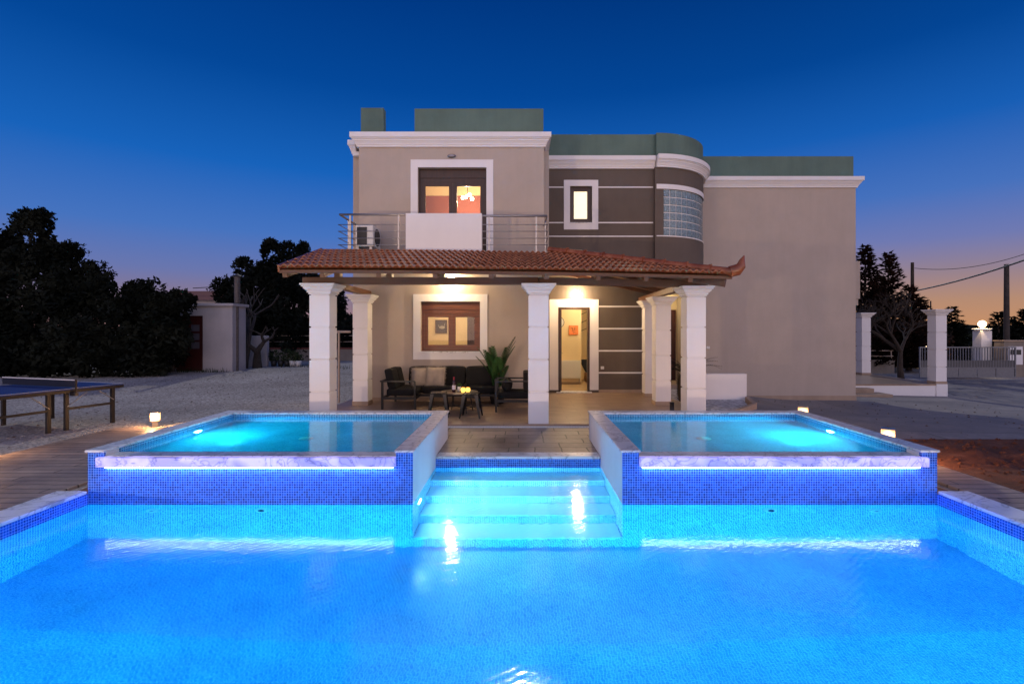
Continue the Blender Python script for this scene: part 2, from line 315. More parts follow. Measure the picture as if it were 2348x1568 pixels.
# ------------------------------------------------------------------ mesh helpers
class MB:
    def __init__(s): s.v = []; s.f = []; s.sm = []
    def add(s, vs, fs, smooth=False):
        o = len(s.v); s.v += [tuple(p) for p in vs]; s.f += [tuple(i+o for i in f) for f in fs]; s.sm += [smooth]*len(fs); return s
    def box(s, x0, x1, y0, y1, z0, z1):
        if x0 > x1: x0, x1 = x1, x0
        if y0 > y1: y0, y1 = y1, y0
        if z0 > z1: z0, z1 = z1, z0
        vs = [(x0, y0, z0), (x1, y0, z0), (x1, y1, z0), (x0, y1, z0), (x0, y0, z1), (x1, y0, z1), (x1, y1, z1), (x0, y1, z1)]
        return s.add(vs, [(0, 3, 2, 1), (4, 5, 6, 7), (0, 1, 5, 4), (1, 2, 6, 5), (2, 3, 7, 6), (3, 0, 4, 7)])
    def bar(s, a, b, w, h, up=(0, 0, 1)):
        a = Vector(a); b = Vector(b); d = (b-a).normalized(); u = Vector(up)
        if abs(d.dot(u)) > .99: u = Vector((0, 1, 0))
        r = d.cross(u).normalized(); u = r.cross(d).normalized(); vs = []
        for p in (a, b):
            for i, j in ((-1, -1), (1, -1), (1, 1), (-1, 1)): vs.append(p+r*i*w/2+u*j*h/2)
        return s.add(vs, [(0, 1, 2, 3), (7, 6, 5, 4), (0, 4, 5, 1), (1, 5, 6, 2), (2, 6, 7, 3), (3, 7, 4, 0)])
    def tube(s, pts, r, n=8, cap=True):
        pts = [Vector(p) for p in pts]; rs = r if isinstance(r, (list, tuple)) else [r]*len(pts)
        vs = []; fs = []; ref = None
        for i, p in enumerate(pts):
            d = (pts[min(i+1, len(pts)-1)]-pts[max(i-1, 0)]); d = d.normalized() if d.length > 0 else Vector((0, 0, 1))
            if ref is None: ref = Vector((0, 0, 1)) if abs(d.z) < .9 else Vector((1, 0, 0))
            u = d.cross(ref); u = u.normalized() if u.length > 1e-5 else Vector((1, 0, 0)); v_ = d.cross(u).normalized(); ref = v_.cross(d)*1.0 if False else ref
            for k in range(n):
                a = 2*PI*k/n; vs.append(p+(u*math.cos(a)+v_*math.sin(a))*rs[i])
        for i in range(len(pts)-1):
            for k in range(n): fs.append((i*n+k, i*n+(k+1) % n, (i+1)*n+(k+1) % n, (i+1)*n+k))
        s.add(vs, fs, True)
        if cap:
            s.add(vs[:n], [tuple(range(n))]); s.add(vs[-n:], [tuple(reversed(range(n)))])
        return s
    def lathe(s, prof, c=(0, 0, 0), n=20, smooth=True):
        vs = []; fs = []
        for r, z in prof:
            for k in range(n): a = 2*PI*k/n; vs.append((c[0]+r*math.cos(a), c[1]+r*math.sin(a), c[2]+z))
        for i in range(len(prof)-1):
            for k in range(n): fs.append((i*n+k, i*n+(k+1) % n, (i+1)*n+(k+1) % n, (i+1)*n+k))
        return s.add(vs, fs, smooth)
    def sphere(s, c, r, n=14, m=9, sz=1, sx=1, sy=1):
        vs = []; fs = []
        for i in range(m+1):
            t = PI*i/m
            for k in range(n): a = 2*PI*k/n; vs.append((c[0]+r*sx*math.sin(t)*math.cos(a), c[1]+r*sy*math.sin(t)*math.sin(a), c[2]-r*sz*math.cos(t)))
        for i in range(m):
            for k in range(n): fs.append((i*n+k, i*n+(k+1) % n, (i+1)*n+(k+1) % n, (i+1)*n+k))
        return s.add(vs, fs, True)
    def prism(s, poly, z0, z1):
        n = len(poly); vs = [(p[0], p[1], z0) for p in poly]+[(p[0], p[1], z1) for p in poly]
        return s.add(vs, [tuple(reversed(range(n))), tuple(range(n, 2*n))]+[(i, (i+1) % n, (i+1) % n+n, i+n) for i in range(n)])
    def panel(s, x0, x1, z0, z1, y0, y1, holes=()):
        """wall in the xz plane from y0 (front) to y1 with rectangular holes (hx0,hx1,hz0,hz1)"""
        xs = sorted({x0, x1, *[h[0] for h in holes], *[h[1] for h in holes]}); zs = sorted({z0, z1, *[h[2] for h in holes], *[h[3] for h in holes]})
        def solid(i, j):
            if i < 0 or j < 0 or i >= len(xs)-1 or j >= len(zs)-1: return False
            cx = (xs[i]+xs[i+1])/2; cz = (zs[j]+zs[j+1])/2
            return not any(h[0] < cx < h[1] and h[2] < cz < h[3] for h in holes)
        for i in range(len(xs)-1):
            for j in range(len(zs)-1):
                if not solid(i, j): continue
                a, b, c, d = xs[i], xs[i+1], zs[j], zs[j+1]
                s.add([(a, y0, c), (b, y0, c), (b, y0, d), (a, y0, d)], [(0, 1, 2, 3)]); s.add([(a, y1, c), (b, y1, c), (b, y1, d), (a, y1, d)], [(3, 2, 1, 0)])
                if not solid(i-1, j): s.add([(a, y0, c), (a, y1, c), (a, y1, d), (a, y0, d)], [(3, 2, 1, 0)])
                if not solid(i+1, j): s.add([(b, y0, c), (b, y1, c), (b, y1, d), (b, y0, d)], [(0, 1, 2, 3)])
                if not solid(i, j-1): s.add([(a, y0, c), (b, y0, c), (b, y1, c), (a, y1, c)], [(3, 2, 1, 0)])
                if not solid(i, j+1): s.add([(a, y0, d), (b, y0, d), (b, y1, d), (a, y1, d)], [(0, 1, 2, 3)])
        return s
    def ring(s, x0, x1, z0, z1, y0, y1, t, tb=None):
        tb = t if tb is None else tb
        return s.panel(x0, x1, z0, z1, y0, y1, [(x0+t, x1-t, z0+tb, z1-t)])
    def sweep(s, path, prof):
        """profile (outward offset, z) swept along a plan polyline; outward is to the right of travel"""
        P = [Vector((p[0], p[1])) for p in path]; n = len(P); m = len(prof); vs = []; fs = []
        for i in range(n):
            d0 = (P[i]-P[i-1]).normalized() if i else None; d1 = (P[i+1]-P[i]).normalized() if i < n-1 else None
            if d0 is None: d0 = d1
            if d1 is None: d1 = d0
            n0 = Vector((d0.y, -d0.x)); n1 = Vector((d1.y, -d1.x)); k = n0+n1; k = k/ (k.dot(n0)) if k.dot(n0) > .2 else n0
            for d, z in prof: q = P[i]+k*d; vs.append((q.x, q.y, z))
        for i in range(n-1):
            for j in range(m-1): fs.append((i*m+j, (i+1)*m+j, (i+1)*m+j+1, i*m+j+1))
        s.add(vs, fs); s.add(vs[:m], [tuple(range(m))]); s.add(vs[-m:], [tuple(reversed(range(m)))]); return s
    def move(s, dx=0, dy=0, dz=0): s.v = [(x+dx, y+dy, z+dz) for x, y, z in s.v]; return s
    def build(s, name, m, parent=None, bevel=0, local=False, seg=2):
        off = (0, 0, 0)
        if parent is not None and not local:
            p = parent; off = Vector((0, 0, 0))
            while p is not None: off += p.location; p = p.parent
        me = bpy.data.meshes.new(name)
        me.from_pydata([(x-off[0], y-off[1], z-off[2]) for x, y, z in s.v], [], s.f); me.validate(clean_customdata=False)
        if len(me.polygons) == len(s.sm): me.polygons.foreach_set('use_smooth', s.sm)
        me.materials.append(m); o = bpy.data.objects.new(name, me); COL.objects.link(o)
        if parent is not None: o.parent = parent
        if bevel:
            b = o.modifiers.new('bevel', 'BEVEL'); b.width = bevel; b.segments = seg; b.limit_method = 'ANGLE'; b.angle_limit = math.radians(50)
        return o
def tag(o, label, cat, group=None):
    o['label'] = label; o['category'] = cat
    if group: o['group'] = group
    return o
def struct(o, kind='structure'): o['kind'] = kind; return o
def empty(name, loc, label, cat, group=None, rz=0):
    o = bpy.data.objects.new(name, None); COL.objects.link(o); o.location = loc; o.rotation_euler = (0, 0, rz); o.empty_display_size = .1
    return tag(o, label, cat, group)
def copy_tree(o, parent=None):
    kids = [c for c in bpy.data.objects if c.parent == o]
    c = o.copy(); COL.objects.link(c); c.parent = parent
    for k in kids: copy_tree(k, c)
    return c
def dup(o, loc, label, rz=None, scale=None):
    c = copy_tree(o); c.location = loc; c['label'] = label
    if rz is not None: c.rotation_euler = (0, 0, rz)
    if scale is not None: c.scale = scale
    return c

# ------------------------------------------------------------------ ground
def sm(t): t = max(0, min(1, t)); return t*t*(3-2*t)
def g(x, y):
    z = -.035
    z -= .38*sm((x-4.4)/4.2)*sm((y-8.4)/6.2) + .10*sm((x-9)/6)*sm((y-12)/5)
    z += .24*sm((-x-4)/5)*sm((y-11.5)/7)
    return z
def sheet(name, m, x0, x1, y0, y1, dz, hole=None, step=.5, fn=g):
    def lines(a, b, extra=()):
        r = {a, b}; k = math.ceil(a/step)
        while k*step < b:
            v_ = k*step
            if abs(v_) <= 40 or k % 40 == 0: r.add(round(v_, 4))
            k += 1
        for e in extra:
            if a < e < b: r.add(e)
        return sorted(r)
    hs = hole or []
    xs = lines(x0, x1, [h[i] for h in hs for i in (0, 1)]); ys = lines(y0, y1, [h[i] for h in hs for i in (2, 3)])
    mb = MB(); idx = {}
    def vid(i, j):
        if (i, j) not in idx: idx[(i, j)] = len(mb.v); mb.v.append((xs[i], ys[j], fn(xs[i], ys[j])+dz))
        return idx[(i, j)]
    for i in range(len(xs)-1):
        for j in range(len(ys)-1):
            cx = (xs[i]+xs[i+1])/2; cy_ = (ys[j]+ys[j+1])/2
            if any(h[0] < cx < h[1] and h[2] < cy_ < h[3] for h in hs): continue
            mb.f.append((vid(i, j), vid(i+1, j), vid(i+1, j+1), vid(i, j+1))); mb.sm.append(False)
    return struct(mb.build(name, m))
PX0, PX1 = -4.70, 4.53      # pool inner faces
SX0, SX1 = -1.17, 1.11      # stair well
PY0, PY1, SY1, RY1 = .55, 5.45, 6.94, 8.10
LZ = -.15                   # water level
sheet('gravel_ground', GRAVEL, -400, 400, -60, 900, 0, hole=[(-4.9, 4.75, .3, 8.2)])
deck = MB()
for (a, b, c, d) in ((-7.25, PX0-.3, -2.5, 9.0), (PX1+.3, 5.42, -2.5, 8.12)):
    deck.box(a, b, c, d, -.2, 0)
struct(deck.build('pool_path', DECKL, bevel=.01))
deck = MB(); deck.box(SX0, SX1, SY1+.2, 8.97, -.2, -.002); deck.box(PX0-.3, SX0, RY1, 8.97, -.2, -.002); deck.box(SX1, PX1+.3, RY1, 8.97, -.2, -.002); deck.box(PX0-.3, PX1+.3, -2.5, PY0-.3, -.2, -.002)
struct(deck.build('pool_deck', DECK))
def gs(x, y): return g(x, y)
sheet('driveway', DRIVE, 4.0, 34, 8.12, 17.5, .008, hole=[(3.0, 4.86, 8.0, 8.98)])
sheet('driveway_paving', DRIVEP, 15.2, 34, 17.5, 22.4, .008)
# red soil bed with real lumps
rnd = random.Random(4)
def soilf(x, y):
    e = min(x-5.42, 8.1-y, 1.2)/1.2; e = max(0, e)
    return -.03+.09*sm(e)*(.6+.5*math.sin(x*3.1+1)*math.sin(y*2.7)+.35*math.sin(x*8.3+y*5.1)*math.sin(y*9.1-x*2)) + .02*rnd.uniform(-1, 1)*sm(e)
sheet('soil_bed', SOIL, 5.42, 34, -2.5, 8.12, .012, step=.16, fn=soilf)
hm = MB()
for k in range(60):
    a = -1.25+2.5*k/59
    hm.v.append((math.sin(a)*260, math.cos(a)*260, -2)); hm.v.append((math.sin(a)*262, math.cos(a)*262, 1.75+1.2+1.2*math.sin(k*.45)+.7*math.sin(k*1.3)+.4*rnd.random()))
    hm.v.append((math.sin(a)*330, math.cos(a)*330, -2))
for k in range(59): hm.f += [(3*k, 3*k+3, 3*k+4, 3*k+1), (3*k+1, 3*k+4, 3*k+5, 3*k+2)]; hm.sm += [True, True]
struct(hm.build('far_hills', LEAFD))

# ------------------------------------------------------------------ main pool
pool = empty('swimming_pool', (0, 3, -1.25), 'large in-ground swimming pool with blue mosaic walls glowing under water', 'swimming pool')
FZ = LZ-1.12
MB().add([(PX0, PY0, FZ-.1), (PX1, PY0, FZ-.1), (PX1, 3.75, FZ-.02), (PX0, 3.75, FZ-.02), (PX1, PY1, FZ), (PX0, PY1, FZ), (PX1, 3.95, FZ), (PX0, 3.95, FZ)], [(0, 1, 2, 3), (3, 2, 6, 7), (7, 6, 4, 5)]).build('basin_floor', LXY, pool)
WLZ = LZ-.0  # light mosaic below the water line, dark band above
MB().box(PX0-.25, PX0, PY0, PY1, FZ-.2, WLZ).build('side_wall', LYZ, pool); MB().box(PX0-.249, PX0-.001, PY0, PY1, WLZ, -.034).build('tile_band', MYZ, pool)
MB().box(PX1, PX1+.25, PY0, PY1, FZ-.2, WLZ).build('side_wall', LYZ, pool); MB().box(PX1+.001, PX1+.249, PY0, PY1, WLZ, -.034).build('tile_band', MYZ, pool)
MB().box(PX0-.25, PX1+.25, PY0-.25, PY0, FZ-.2, -.034).build('near_wall', LXZ, pool)
MB().box(PX0-.25, SX0, PY1, PY1+.2, FZ-.2, WLZ).build('far_wall', LXZ, pool); MB().box(SX1, PX1+.25, PY1, PY1+.2, FZ-.2, WLZ).build('far_wall', LXZ, pool)
# stair well
MB().box(SX0-.16, SX0-.001, PY1+.2, SY1+.1, FZ-.2, LZ-.021).build('stairwell_wall', LYZ, pool)
MB().box(SX1+.001, SX1+.16, PY1+.2, SY1+.1, FZ-.2, LZ-.021).build('stairwell_wall', LYZ, pool)
MB().box(SX0, SX1, SY1, SY1+.2, FZ-.2, LZ-.03).build('stairwell_end', LXZ, pool); MB().box(SX0, SX1, SY1+.001, SY1+.199, LZ-.03, -.034).build('tile_band', MXZ, pool)
for k in range(4):
    y0 = PY1+.372*k; zt = LZ-.90+.225*k
    st = MB().box(SX0+.002, SX1-.002, y0, SY1-.002 if k == 3 else y0+.60, FZ-.1+.01*k, zt-.03).build('step', LXZ, pool)
    MB().box(SX0+.002, SX1-.002, y0-.012, y0+.36, zt-.03, zt).build('tread', TREAD, st, bevel=.012)
cop = MB(); cop.box(PX0-.33, PX0+.0, PY0-.3, PY1-.006, -.034, .006); cop.build('coping', MARBLE, pool, bevel=.012)
MB().box(PX1-.0, PX1+.33, PY0-.3, PY1-.006, -.034, .006).build('coping', MARBLE, pool, bevel=.012)
MB().box(PX0-.33, PX1+.33, PY0-.6, PY0-.302, -.034, .006).build('coping', MARBLE, pool, bevel=.012)
MB().box(SX0+.01, SX1-.01, SY1-.02, SY1+.22, -.034, .006).build('coping', MARBLE, pool, bevel=.01)
# inlet fittings on the far wall
for (px, dz, dk) in ((350, -.07, 0), (600, -.04, 1), (1767, -.04, 1), (2008, -.07, 0)):
    x = X(px, PY1-.01)*1.0; z = LZ-.13+dz
    f_ = MB(); f_.tube([(x, PY1-.001, z), (x, PY1-.022, z)], [.075, .066], 20); o = f_.build('inlet', PLASTICW, pool)
    MB().tube([(x, PY1-.020, z), (x, PY1-.028, z)], .035 if dk else .02, 14).build('nozzle', BLACKP if dk else STEEL, o)
# the water sheet reaches every wall
wm = MB(); n = 2
wm.add([(PX0, PY0, LZ), (PX1, PY0, LZ), (PX1, PY1, LZ), (PX0, PY1, LZ), (SX0, PY1, LZ), (SX1, PY1, LZ), (SX1, SY1, LZ), (SX0, SY1, LZ)], [(0, 1, 2, 5, 4, 3), (4, 5, 6, 7)])
struct(wm.build('pool_water', WATER))
# ladder-side lamps of the big pool: round lens + light
def uw_lamp(parent, loc, d, r, energy, col, spread=150):
    loc = Vector(loc); d = Vector(d).normalized()
    o = MB().tube([loc-d*.01, loc+d*.02], [r*1.25, r*1.15], 20).build('lamp_ring', PLASTICW, parent)
    MB().tube([loc+d*.018, loc+d*.03], [r, r*.8], 20).build('lamp_lens', LAMPUW, o)
    l = lamp('pool_lamp_light', 'AREA', loc+d*.05, energy, col, r*2, d); l.data.spread = math.radians(spread); return l
for x in (-3.0, .1, 3.1):
    uw_lamp(pool, (x, PY0, LZ-.45), (0, 1, -.18), .11, 108, (.004, .60, 1.0), 160)
uw_lamp(pool, (SX0, 5.72, LZ-.16), (1, .0, -.12), .07, 42, (.50, .90, 1.0), 168)
uw_lamp(pool, (PX0, 2.2, LZ-.5), (1, .1, -.15), .10, 40, (.004, .56, 1.0), 165)
uw_lamp(pool, (PX1, 2.2, LZ-.5), (-1, .1, -.15), .10, 40, (.004, .56, 1.0), 165)

# ------------------------------------------------------------------ raised spill pools
CZ = .447
def raised(x0, x1, label, lampx, group='raised spill-over pools', mir=False):
    t = .18; r = empty('raised_pool', ((x0+x1)/2, 6.8, 0), label, 'raised pool', group)
    yb = RY1; uz = .375
    # walls: outer plaster faces, mosaic ends, inner mosaic
    inner = x1 if not mir else x0   # the wall beside the steps
    for xa, xb, nm in ((x0, x0+t, 0), (x1-t, x1, 1)):
        MB().box(xa+.001, xb-.001, PY1+.02, yb, LZ-.02, CZ-.03).build('side_wall', WHITEB, r)
        MB().box(xa, xb, PY1, PY1+.018, LZ, CZ-.03).build('mosaic_face', MXZ, r)
        e = xb if nm == 0 else xa; s_ = 1 if nm == 0 else -1
        MB().box(e, e+s_*.012, PY1+.20, yb-t, 0, CZ-.031).build('inner_mosaic', TYZ, r)
    MB().box(x0+t, x1-t, yb-t, yb-.001, -.3, CZ-.03).build('back_wall', WHITEB, r)
    MB().box(x0+t+.013, x1-t-.013, yb-t-.012, yb-t, 0, CZ-.031).build('inner_mosaic', TXZ, r)
    # spill wall
    MB().box(x0+t, x1-t, PY1+.002, PY1+.2, LZ, uz-.11).build('spill_wall', MXZ, r)
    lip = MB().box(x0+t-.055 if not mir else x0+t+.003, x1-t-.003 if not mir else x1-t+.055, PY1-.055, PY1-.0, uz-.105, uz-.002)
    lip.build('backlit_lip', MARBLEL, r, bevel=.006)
    MB().box(x0+t+.002, x1-t-.002, PY1+.002, PY1+.20, uz-.108, uz+.003).build('weir_top', MARBLE, r)
    MB().box(x0+t+.03, x1-t-.03, PY1-.03, PY1-.006, uz-.118, uz-.107).build('led_strip', LEDM, r)
    # floor
    MB().box(x0+t, x1-t, PY1+.2, yb-t, -.10, -.02).build('basin_floor', TXY, r)
    # coping
    c = MB(); c.box(x0-.022, x0+t+.015, PY1-.02, yb+.02, CZ-.03, CZ); c.build('coping', MARBLE, r, bevel=.01)
    c = MB(); c.box(x1-t-.015, x1+.022, PY1-.02, yb+.02, CZ-.03, CZ); c.build('coping', MARBLE, r, bevel=.01)
    MB().box(x0+t+.016, x1-t-.016, yb-t-.02, yb+.018, CZ-.031, CZ-.002).build('coping', MARBLE, r, bevel=.01)
    # floor inlet
    xm = (x0+x1)/2+(.05 if not mir else -.35)
    MB().lathe([(0, 0), (.085, 0), (.095, -.006), (.095, -.02)], (xm, 6.75, -.008), 20).build('floor_drain', PLASTICW, r)
    d = 1 if not mir else -1
    lx = x0+t+.014 if not mir else x1-t-.014
    uw_lamp(r, (lx, 6.95, .20), (d, -.05, -.10), .06, 75, (.10, .80, .95), 165)
    l = lamp('added_basin_fill', 'AREA', (lx+d*.6, 6.8, .33), 13, (.06, .72, .95), .3, (0, 0, -1)); l.data.spread = PI  # added fill light without a fixture, brightens the basin
    w_ = MB(); w_.add([(x0+t, PY1+.2, uz), (x1-t, PY1+.2, uz), (x1-t, yb-t, uz), (x0+t, yb-t, uz)], [(0, 1, 2, 3)])
    struct(w_.build('spill_pool_water', WATERU)); return r
raised(-4.70, SX0, 'raised mosaic pool left of the steps, backlit marble edge spilling over', 0)
raised(SX1, 4.53, 'raised mosaic pool right of the steps, backlit marble edge spilling over', 0, mir=True)

# ------------------------------------------------------------------ patio
PZ = .05
pt = MB().prism([(-4.15, 9.05), (3.55, 9.05), (4.0, 9.9), (3.62, 13.6), (-4.15, 13.6)], -.2, PZ)
struct(pt.build('patio', PATIO, bevel=.008))
gr = MB()
for k in range(150): x = -4.0+k*.05; gr.box(x, x+.03, 8.985, 9.04, -.02, .012)
gr.box(-4.05, 3.55, 8.975, 8.985, -.02, .014); gr.box(-4.05, 3.55, 9.04, 9.048, -.02, .014)
tag(gr.build('drain_grate', PLASTICW), 'slotted pale drain grate along the front edge of the patio', 'drain grate')

# columns
def column(H, plinth=False):
    r = empty('column', (0, 0, 0), '', 'column', 'white square porch columns')
    b = MB(); z = .0; hw = .183
    while z < H-.19:
        z1 = min(z+.587, H-.18)
        b.box(-hw, hw, -hw, hw, z, z1-.026 if z1 < H-.18 else z1); b.box(-hw+.02, hw-.02, -hw+.02, hw-.02, z1-.026, z1) if z1 < H-.18 else None
        z = z1
    b.build('shaft', WHITE, r, bevel=.007, local=True)
    prof = [(0, H-.19), (.014, H-.19), (.014, H-.172), (.006, H-.168), (.034, H-.160), (.034, H-.142), (.026, H-.138), (.05, H-.118), (.082, H-.088), (.084, H-.072), (.074, H-.068), (.108, H-.056), (.108, H-.044), (.098, H-.040), (.128, H-.028), (.128, H), (0, H)]
    c = MB(); h = hw
    c.sweep([(-h, -h), (h, -h), (h, h), (-h, h), (-h, -h+.0001)], prof)
    # close the corner with a proper loop
    c = MB(); pts = [(-1, -1), (1, -1), (1, 1), (-1, 1)]; m = len(prof)
    for sx, sy in pts:
        for d, z_ in prof: c.v.append((sx*(h+d-.001), sy*(h+d-.001), z_))
    for i in range(4):
        for j in range(m-1): c.f.append((i*m+j, ((i+1) % 4)*m+j, ((i+1) % 4)*m+j+1, i*m+j+1)); c.sm.append(False)
    c.box(-h-.12, h+.12, -h-.12, h+.12, H-.004, H-.001)
    c.build('capital', WHITE, r, local=True)
    if plinth: MB().box(-hw-.012, hw+.012, -hw-.012, hw+.012, 0, .09).build('plinth', SKIRT, r, bevel=.004, local=True)
    return r
c0 = column(2.53)
c0.location = (-3.62, 9.22, PZ); c0['label'] = 'white porch column at the front left corner, beside the raised pool'
dup(c0, (.33, 9.24, PZ), 'white porch column in the middle of the front, bluish, standing on the patio edge')
dup(c0, (3.36, 9.75, PZ), 'white porch column at the front right corner, in front of the sago palm')
c1 = column(2.53, True); c1.location = (-3.60, 11.45, PZ); c1.scale = (.93, .93, .985)
c1['label'] = 'shorter white column behind the front left one, left of the sofa'
#(, 'shorter white column behind the front left one, left of the sofa', scale=(.93, .93, .985))
dup(c1, (3.22, 11.45, PZ), 'white column on the right side of the porch, between its corner column and wall column', scale=(.93, .93, .965))
dup(c1, (3.32, 12.85, PZ), 'rearmost white porch column, beside the dark striped wall', scale=(.9, .9, .965))

# ------------------------------------------------------------------ house
house = empty('house', (3, 14, 0), 'two-storey beige and dark grey villa with green roof parapets and white trim', 'house')
HB = 12.0  # front of left block
W1 = (X(965.3, HB), X(1101, HB), 1.235, 2.43)      # lower window opening
BD = (-2.45, -.81, 3.30, 5.625)                     # balcony door
x0h, x1h = -3.86, .567
MB().panel(x0h, x1h, -.1, 6.12, HB, HB+.25, [W1, BD]).build('front_wall', BEIGE, house)
MB().box(-4.14, x0h-.001, HB+.42, 21, -.1, 6.12).build('side_wall', BEIGE, house)
MB().box(x0h+.001, x0h+.2, HB+.251, HB+.6, -.1, 6.12).build('side_wall', BEIGE, house)
MB().box(.50, .70, HB+.251, 13.58, -.1, 6.12).build('side_wall', BEIGE, house)
MY = 13.6
DR = (1.03, 1.88, PZ, 2.36); SW = (1.345, 1.94, 4.65, 5.63)
MB().panel(.701, 3.62, -.1, 6.12, MY, MY+.22, [DR, SW]).build('dark_wall', DARK, house)
# banding strips
for z in (5.61, 4.65, 4.28):
    for a, c_ in (((.705, 1.175), (2.112, 3.60)) if z > 4.5 else ((.705, 3.60),)): MB().box(a, c_, MY-.006, MY+.0, z-.016, z+.016).build('white_band', WHITE, house)
for z in (2.38, 1.78, 1.18, .585): MB().box(2.125, 3.60, MY-.006, MY, z-.02, z+.02).build('white_band', WHITE, house)
# tower
TCX, TCY, TR = 3.66, 15.27, 1.80
def arc(r, a0, a1, n=28): return [(TCX+r*math.sin(a), TCY-r*math.cos(a)) for a in [a0+(a1-a0)*i/n for i in range(n+1)]]
def arcwall(mb, r0, r1, a0, a1, z0, z1, n=28):
    o = arc(r0, a0, a1, n); i_ = arc(r1, a0, a1, n); vs = []
    for (p, q) in zip(o, i_): vs += [(*p, z0), (*p, z1), (*q, z1), (*q, z0)]
    fs = []
    for k in range(n):
        b = 4*k
        for j in range(4): fs.append((b+j, b+4+j, b+4+(j+1) % 4, b+(j+1) % 4))
    mb.add(vs, fs, False); mb.add(vs[:4], [(0, 1, 2, 3)]); mb.add(vs[-4:], [(3, 2, 1, 0)]); return mb
GA0, GA1, GZ0, GZ1 = .10, 1.50, 4.285, 5.53
GA0 = math.asin((X(1521, 13.5)-TCX)/TR)
tw = MB(); arcwall(tw, TR, TR-.2, 0, 1.62, 2.85, GZ0, 32); arcwall(tw, TR, TR-.2, 0, 1.62, GZ1, 6.12, 32); arcwall(tw, TR, TR-.2, 0, GA0, GZ0, GZ1, 6); arcwall(tw, TR, TR-.2, GA1, 1.62, GZ0, GZ1, 4)
tw.box(TCX-.04, TCX, TCY-TR, TCY-TR+.3, 2.85, 6.12)
tw.build('round_tower', DARK, house)
arcwall(MB(), TR+.012, TR-.02, .0, 1.56, GZ1+.002, GZ1+.13, 30).build('lintel_band', WHITE, house)
arcwall(MB(), TR+.008, TR-.02, .0, 1.56, GZ0-.03, GZ0-.002, 30).build('sill_band', WHITE, house)
gb = MB(); gm = MB(); nc = 13; nr = 6; da = (GA1-GA0)/nc; dz = (GZ1-GZ0)/nr
for i in range(nc):
    for j in range(nr):
        arcwall(gb, TR-.02, TR-.1, GA0+da*i+.007, GA0+da*(i+1)-.007, GZ0+dz*j+.01, GZ0+dz*(j+1)-.01, 2)
arcwall(gm, TR-.035, TR-.09, GA0, GA1, GZ0, GZ1, 30)
gw = gm.build('glass_block_window', WHITE, house); gb.build('glass_blocks', GBLOCK, gw, bevel=.012)
MB().prism([(TCX-.3, 13.83)]+arc(TR-.01, 0, 1.6, 20)+[(TCX+1.6, 16.8), (TCX-.3, 16.8)], 2.84, 2.92).build('tower_soffit', CREAM, house)
# wing
WY = 15.4; WX1 = 10.30; WX0 = 5.30
MB().panel(WX0, WX1, -.6, 6.12, WY, WY+.2).build('wing_wall', BEIGE, house)
MB().box(WX1-.2, WX1-.001, WY+.2, 22, -.6, 6.12).build('wing_side_wall', BEIGE, house)
MB().box(WX0+.001, WX0+.2, WY+.2, 17.6, -.6, 6.12).build('entrance_side_wall', BEIGE, house)
MB().box(-4.13, WX1-.01, 21.8, 22, -.6, 6.12).build('back_wall', BEIGE, house)
MB().box(3.4, 5.31, 17.0, 17.2, 0, 2.84).build('entrance_wall', CREAM, house)
MB().box(3.62, 3.82, 13.601, 17, 0, 2.84).build('entrance_side_wall', BEIGE, house)
ed = MB().box(4.55, 5.25, 16.93, 17.0, PZ, 2.42).build('entrance_door', REDDOOR, house, bevel=.006)
MB().box(4.75, 4.80, 16.915, 16.93, .5, 2.0).build('glass_slot', GLASS, ed)
MB().box(3.82, 5.31, 15.4, 17, -.2, .04).build('entrance_floor', SKIRT, house)
MB().panel(-4.1, WX1-.02, 6.09, 6.10, 21.9, 22)  # (unused)
rf = MB(); rf.box(-4.1, .69, HB+.26, 21.9, 6.0, 6.1); rf.box(.69, 3.64, MY+.23, 21.9, 6.0, 6.1); rf.box(3.64, 5.2, 15.3, 21.9, 6.0, 6.1); rf.box(5.2, WX1-.05, WY+.22, 21.9, 6.0, 6.1)
rf.prism([(TCX, 13.7)]+arc(TR-.22, 0, 1.55, 14)+[(TCX, 15.3)], 6.0, 6.1)
rf.build('roof_slab', WHITE, house)
MB().box(x0h-.012, x1h+.012, HB-.014, HB, 0, .13).build('skirting', SKIRT, house)
MB().box(.70, .785, MY-.014, MY, 0, .13).build('skirting', SKIRT, house); MB().box(2.125, 3.6, MY-.014, MY, 0, .13).build('skirting', SKIRT, house)
MB().box(WX0+.8, WX1+.012, WY-.015, WY, -.6, -.27).build('skirting', SKIRT, house)
# cornices
CT = 6.42
prof = [(0, CT-.31), (.03, CT-.31), (.03, CT-.275), (.045, CT-.265), (.055, CT-.235), (.085, CT-.19), (.10, CT-.18), (.10, CT-.155), (.12, CT-.145), (.13, CT-.125), (.155, CT-.12), (.155, CT), (0, CT)]
prof2 = [(-.2, CT-.31)]+prof+[(-.2, CT)]
MB().sweep([(x0h-.02, 13.2), (x0h-.02, HB-.01), (x1h+.01, HB-.01), (x1h+.01, MY-.05)], prof2).build('cornice', WHITE, house)
MB().sweep([(-4.155, 20), (-4.155, HB+.41), (x0h-.2, HB+.41)], [(d*.6, z-.01) for d, z in prof2]).build('cornice', WHITE, house)
MB().sweep([(x1h+.19, MY-.01), (TCX-.03, MY-.01)], [(d, z-.004) for d, z in prof2]).build('cornice', WHITE, house)
MB().sweep(arc(TR+.03, -.0, 1.60, 36), [(d, z-.004) for d, z in prof2]).build('tower_cornice', WHITE, house)
MB().sweep([(5.35, WY-.01), (WX1+.01, WY-.01), (WX1+.01, 21.9)], [(d, z-.008) for d, z in prof2]).build('cornice', WHITE, house)
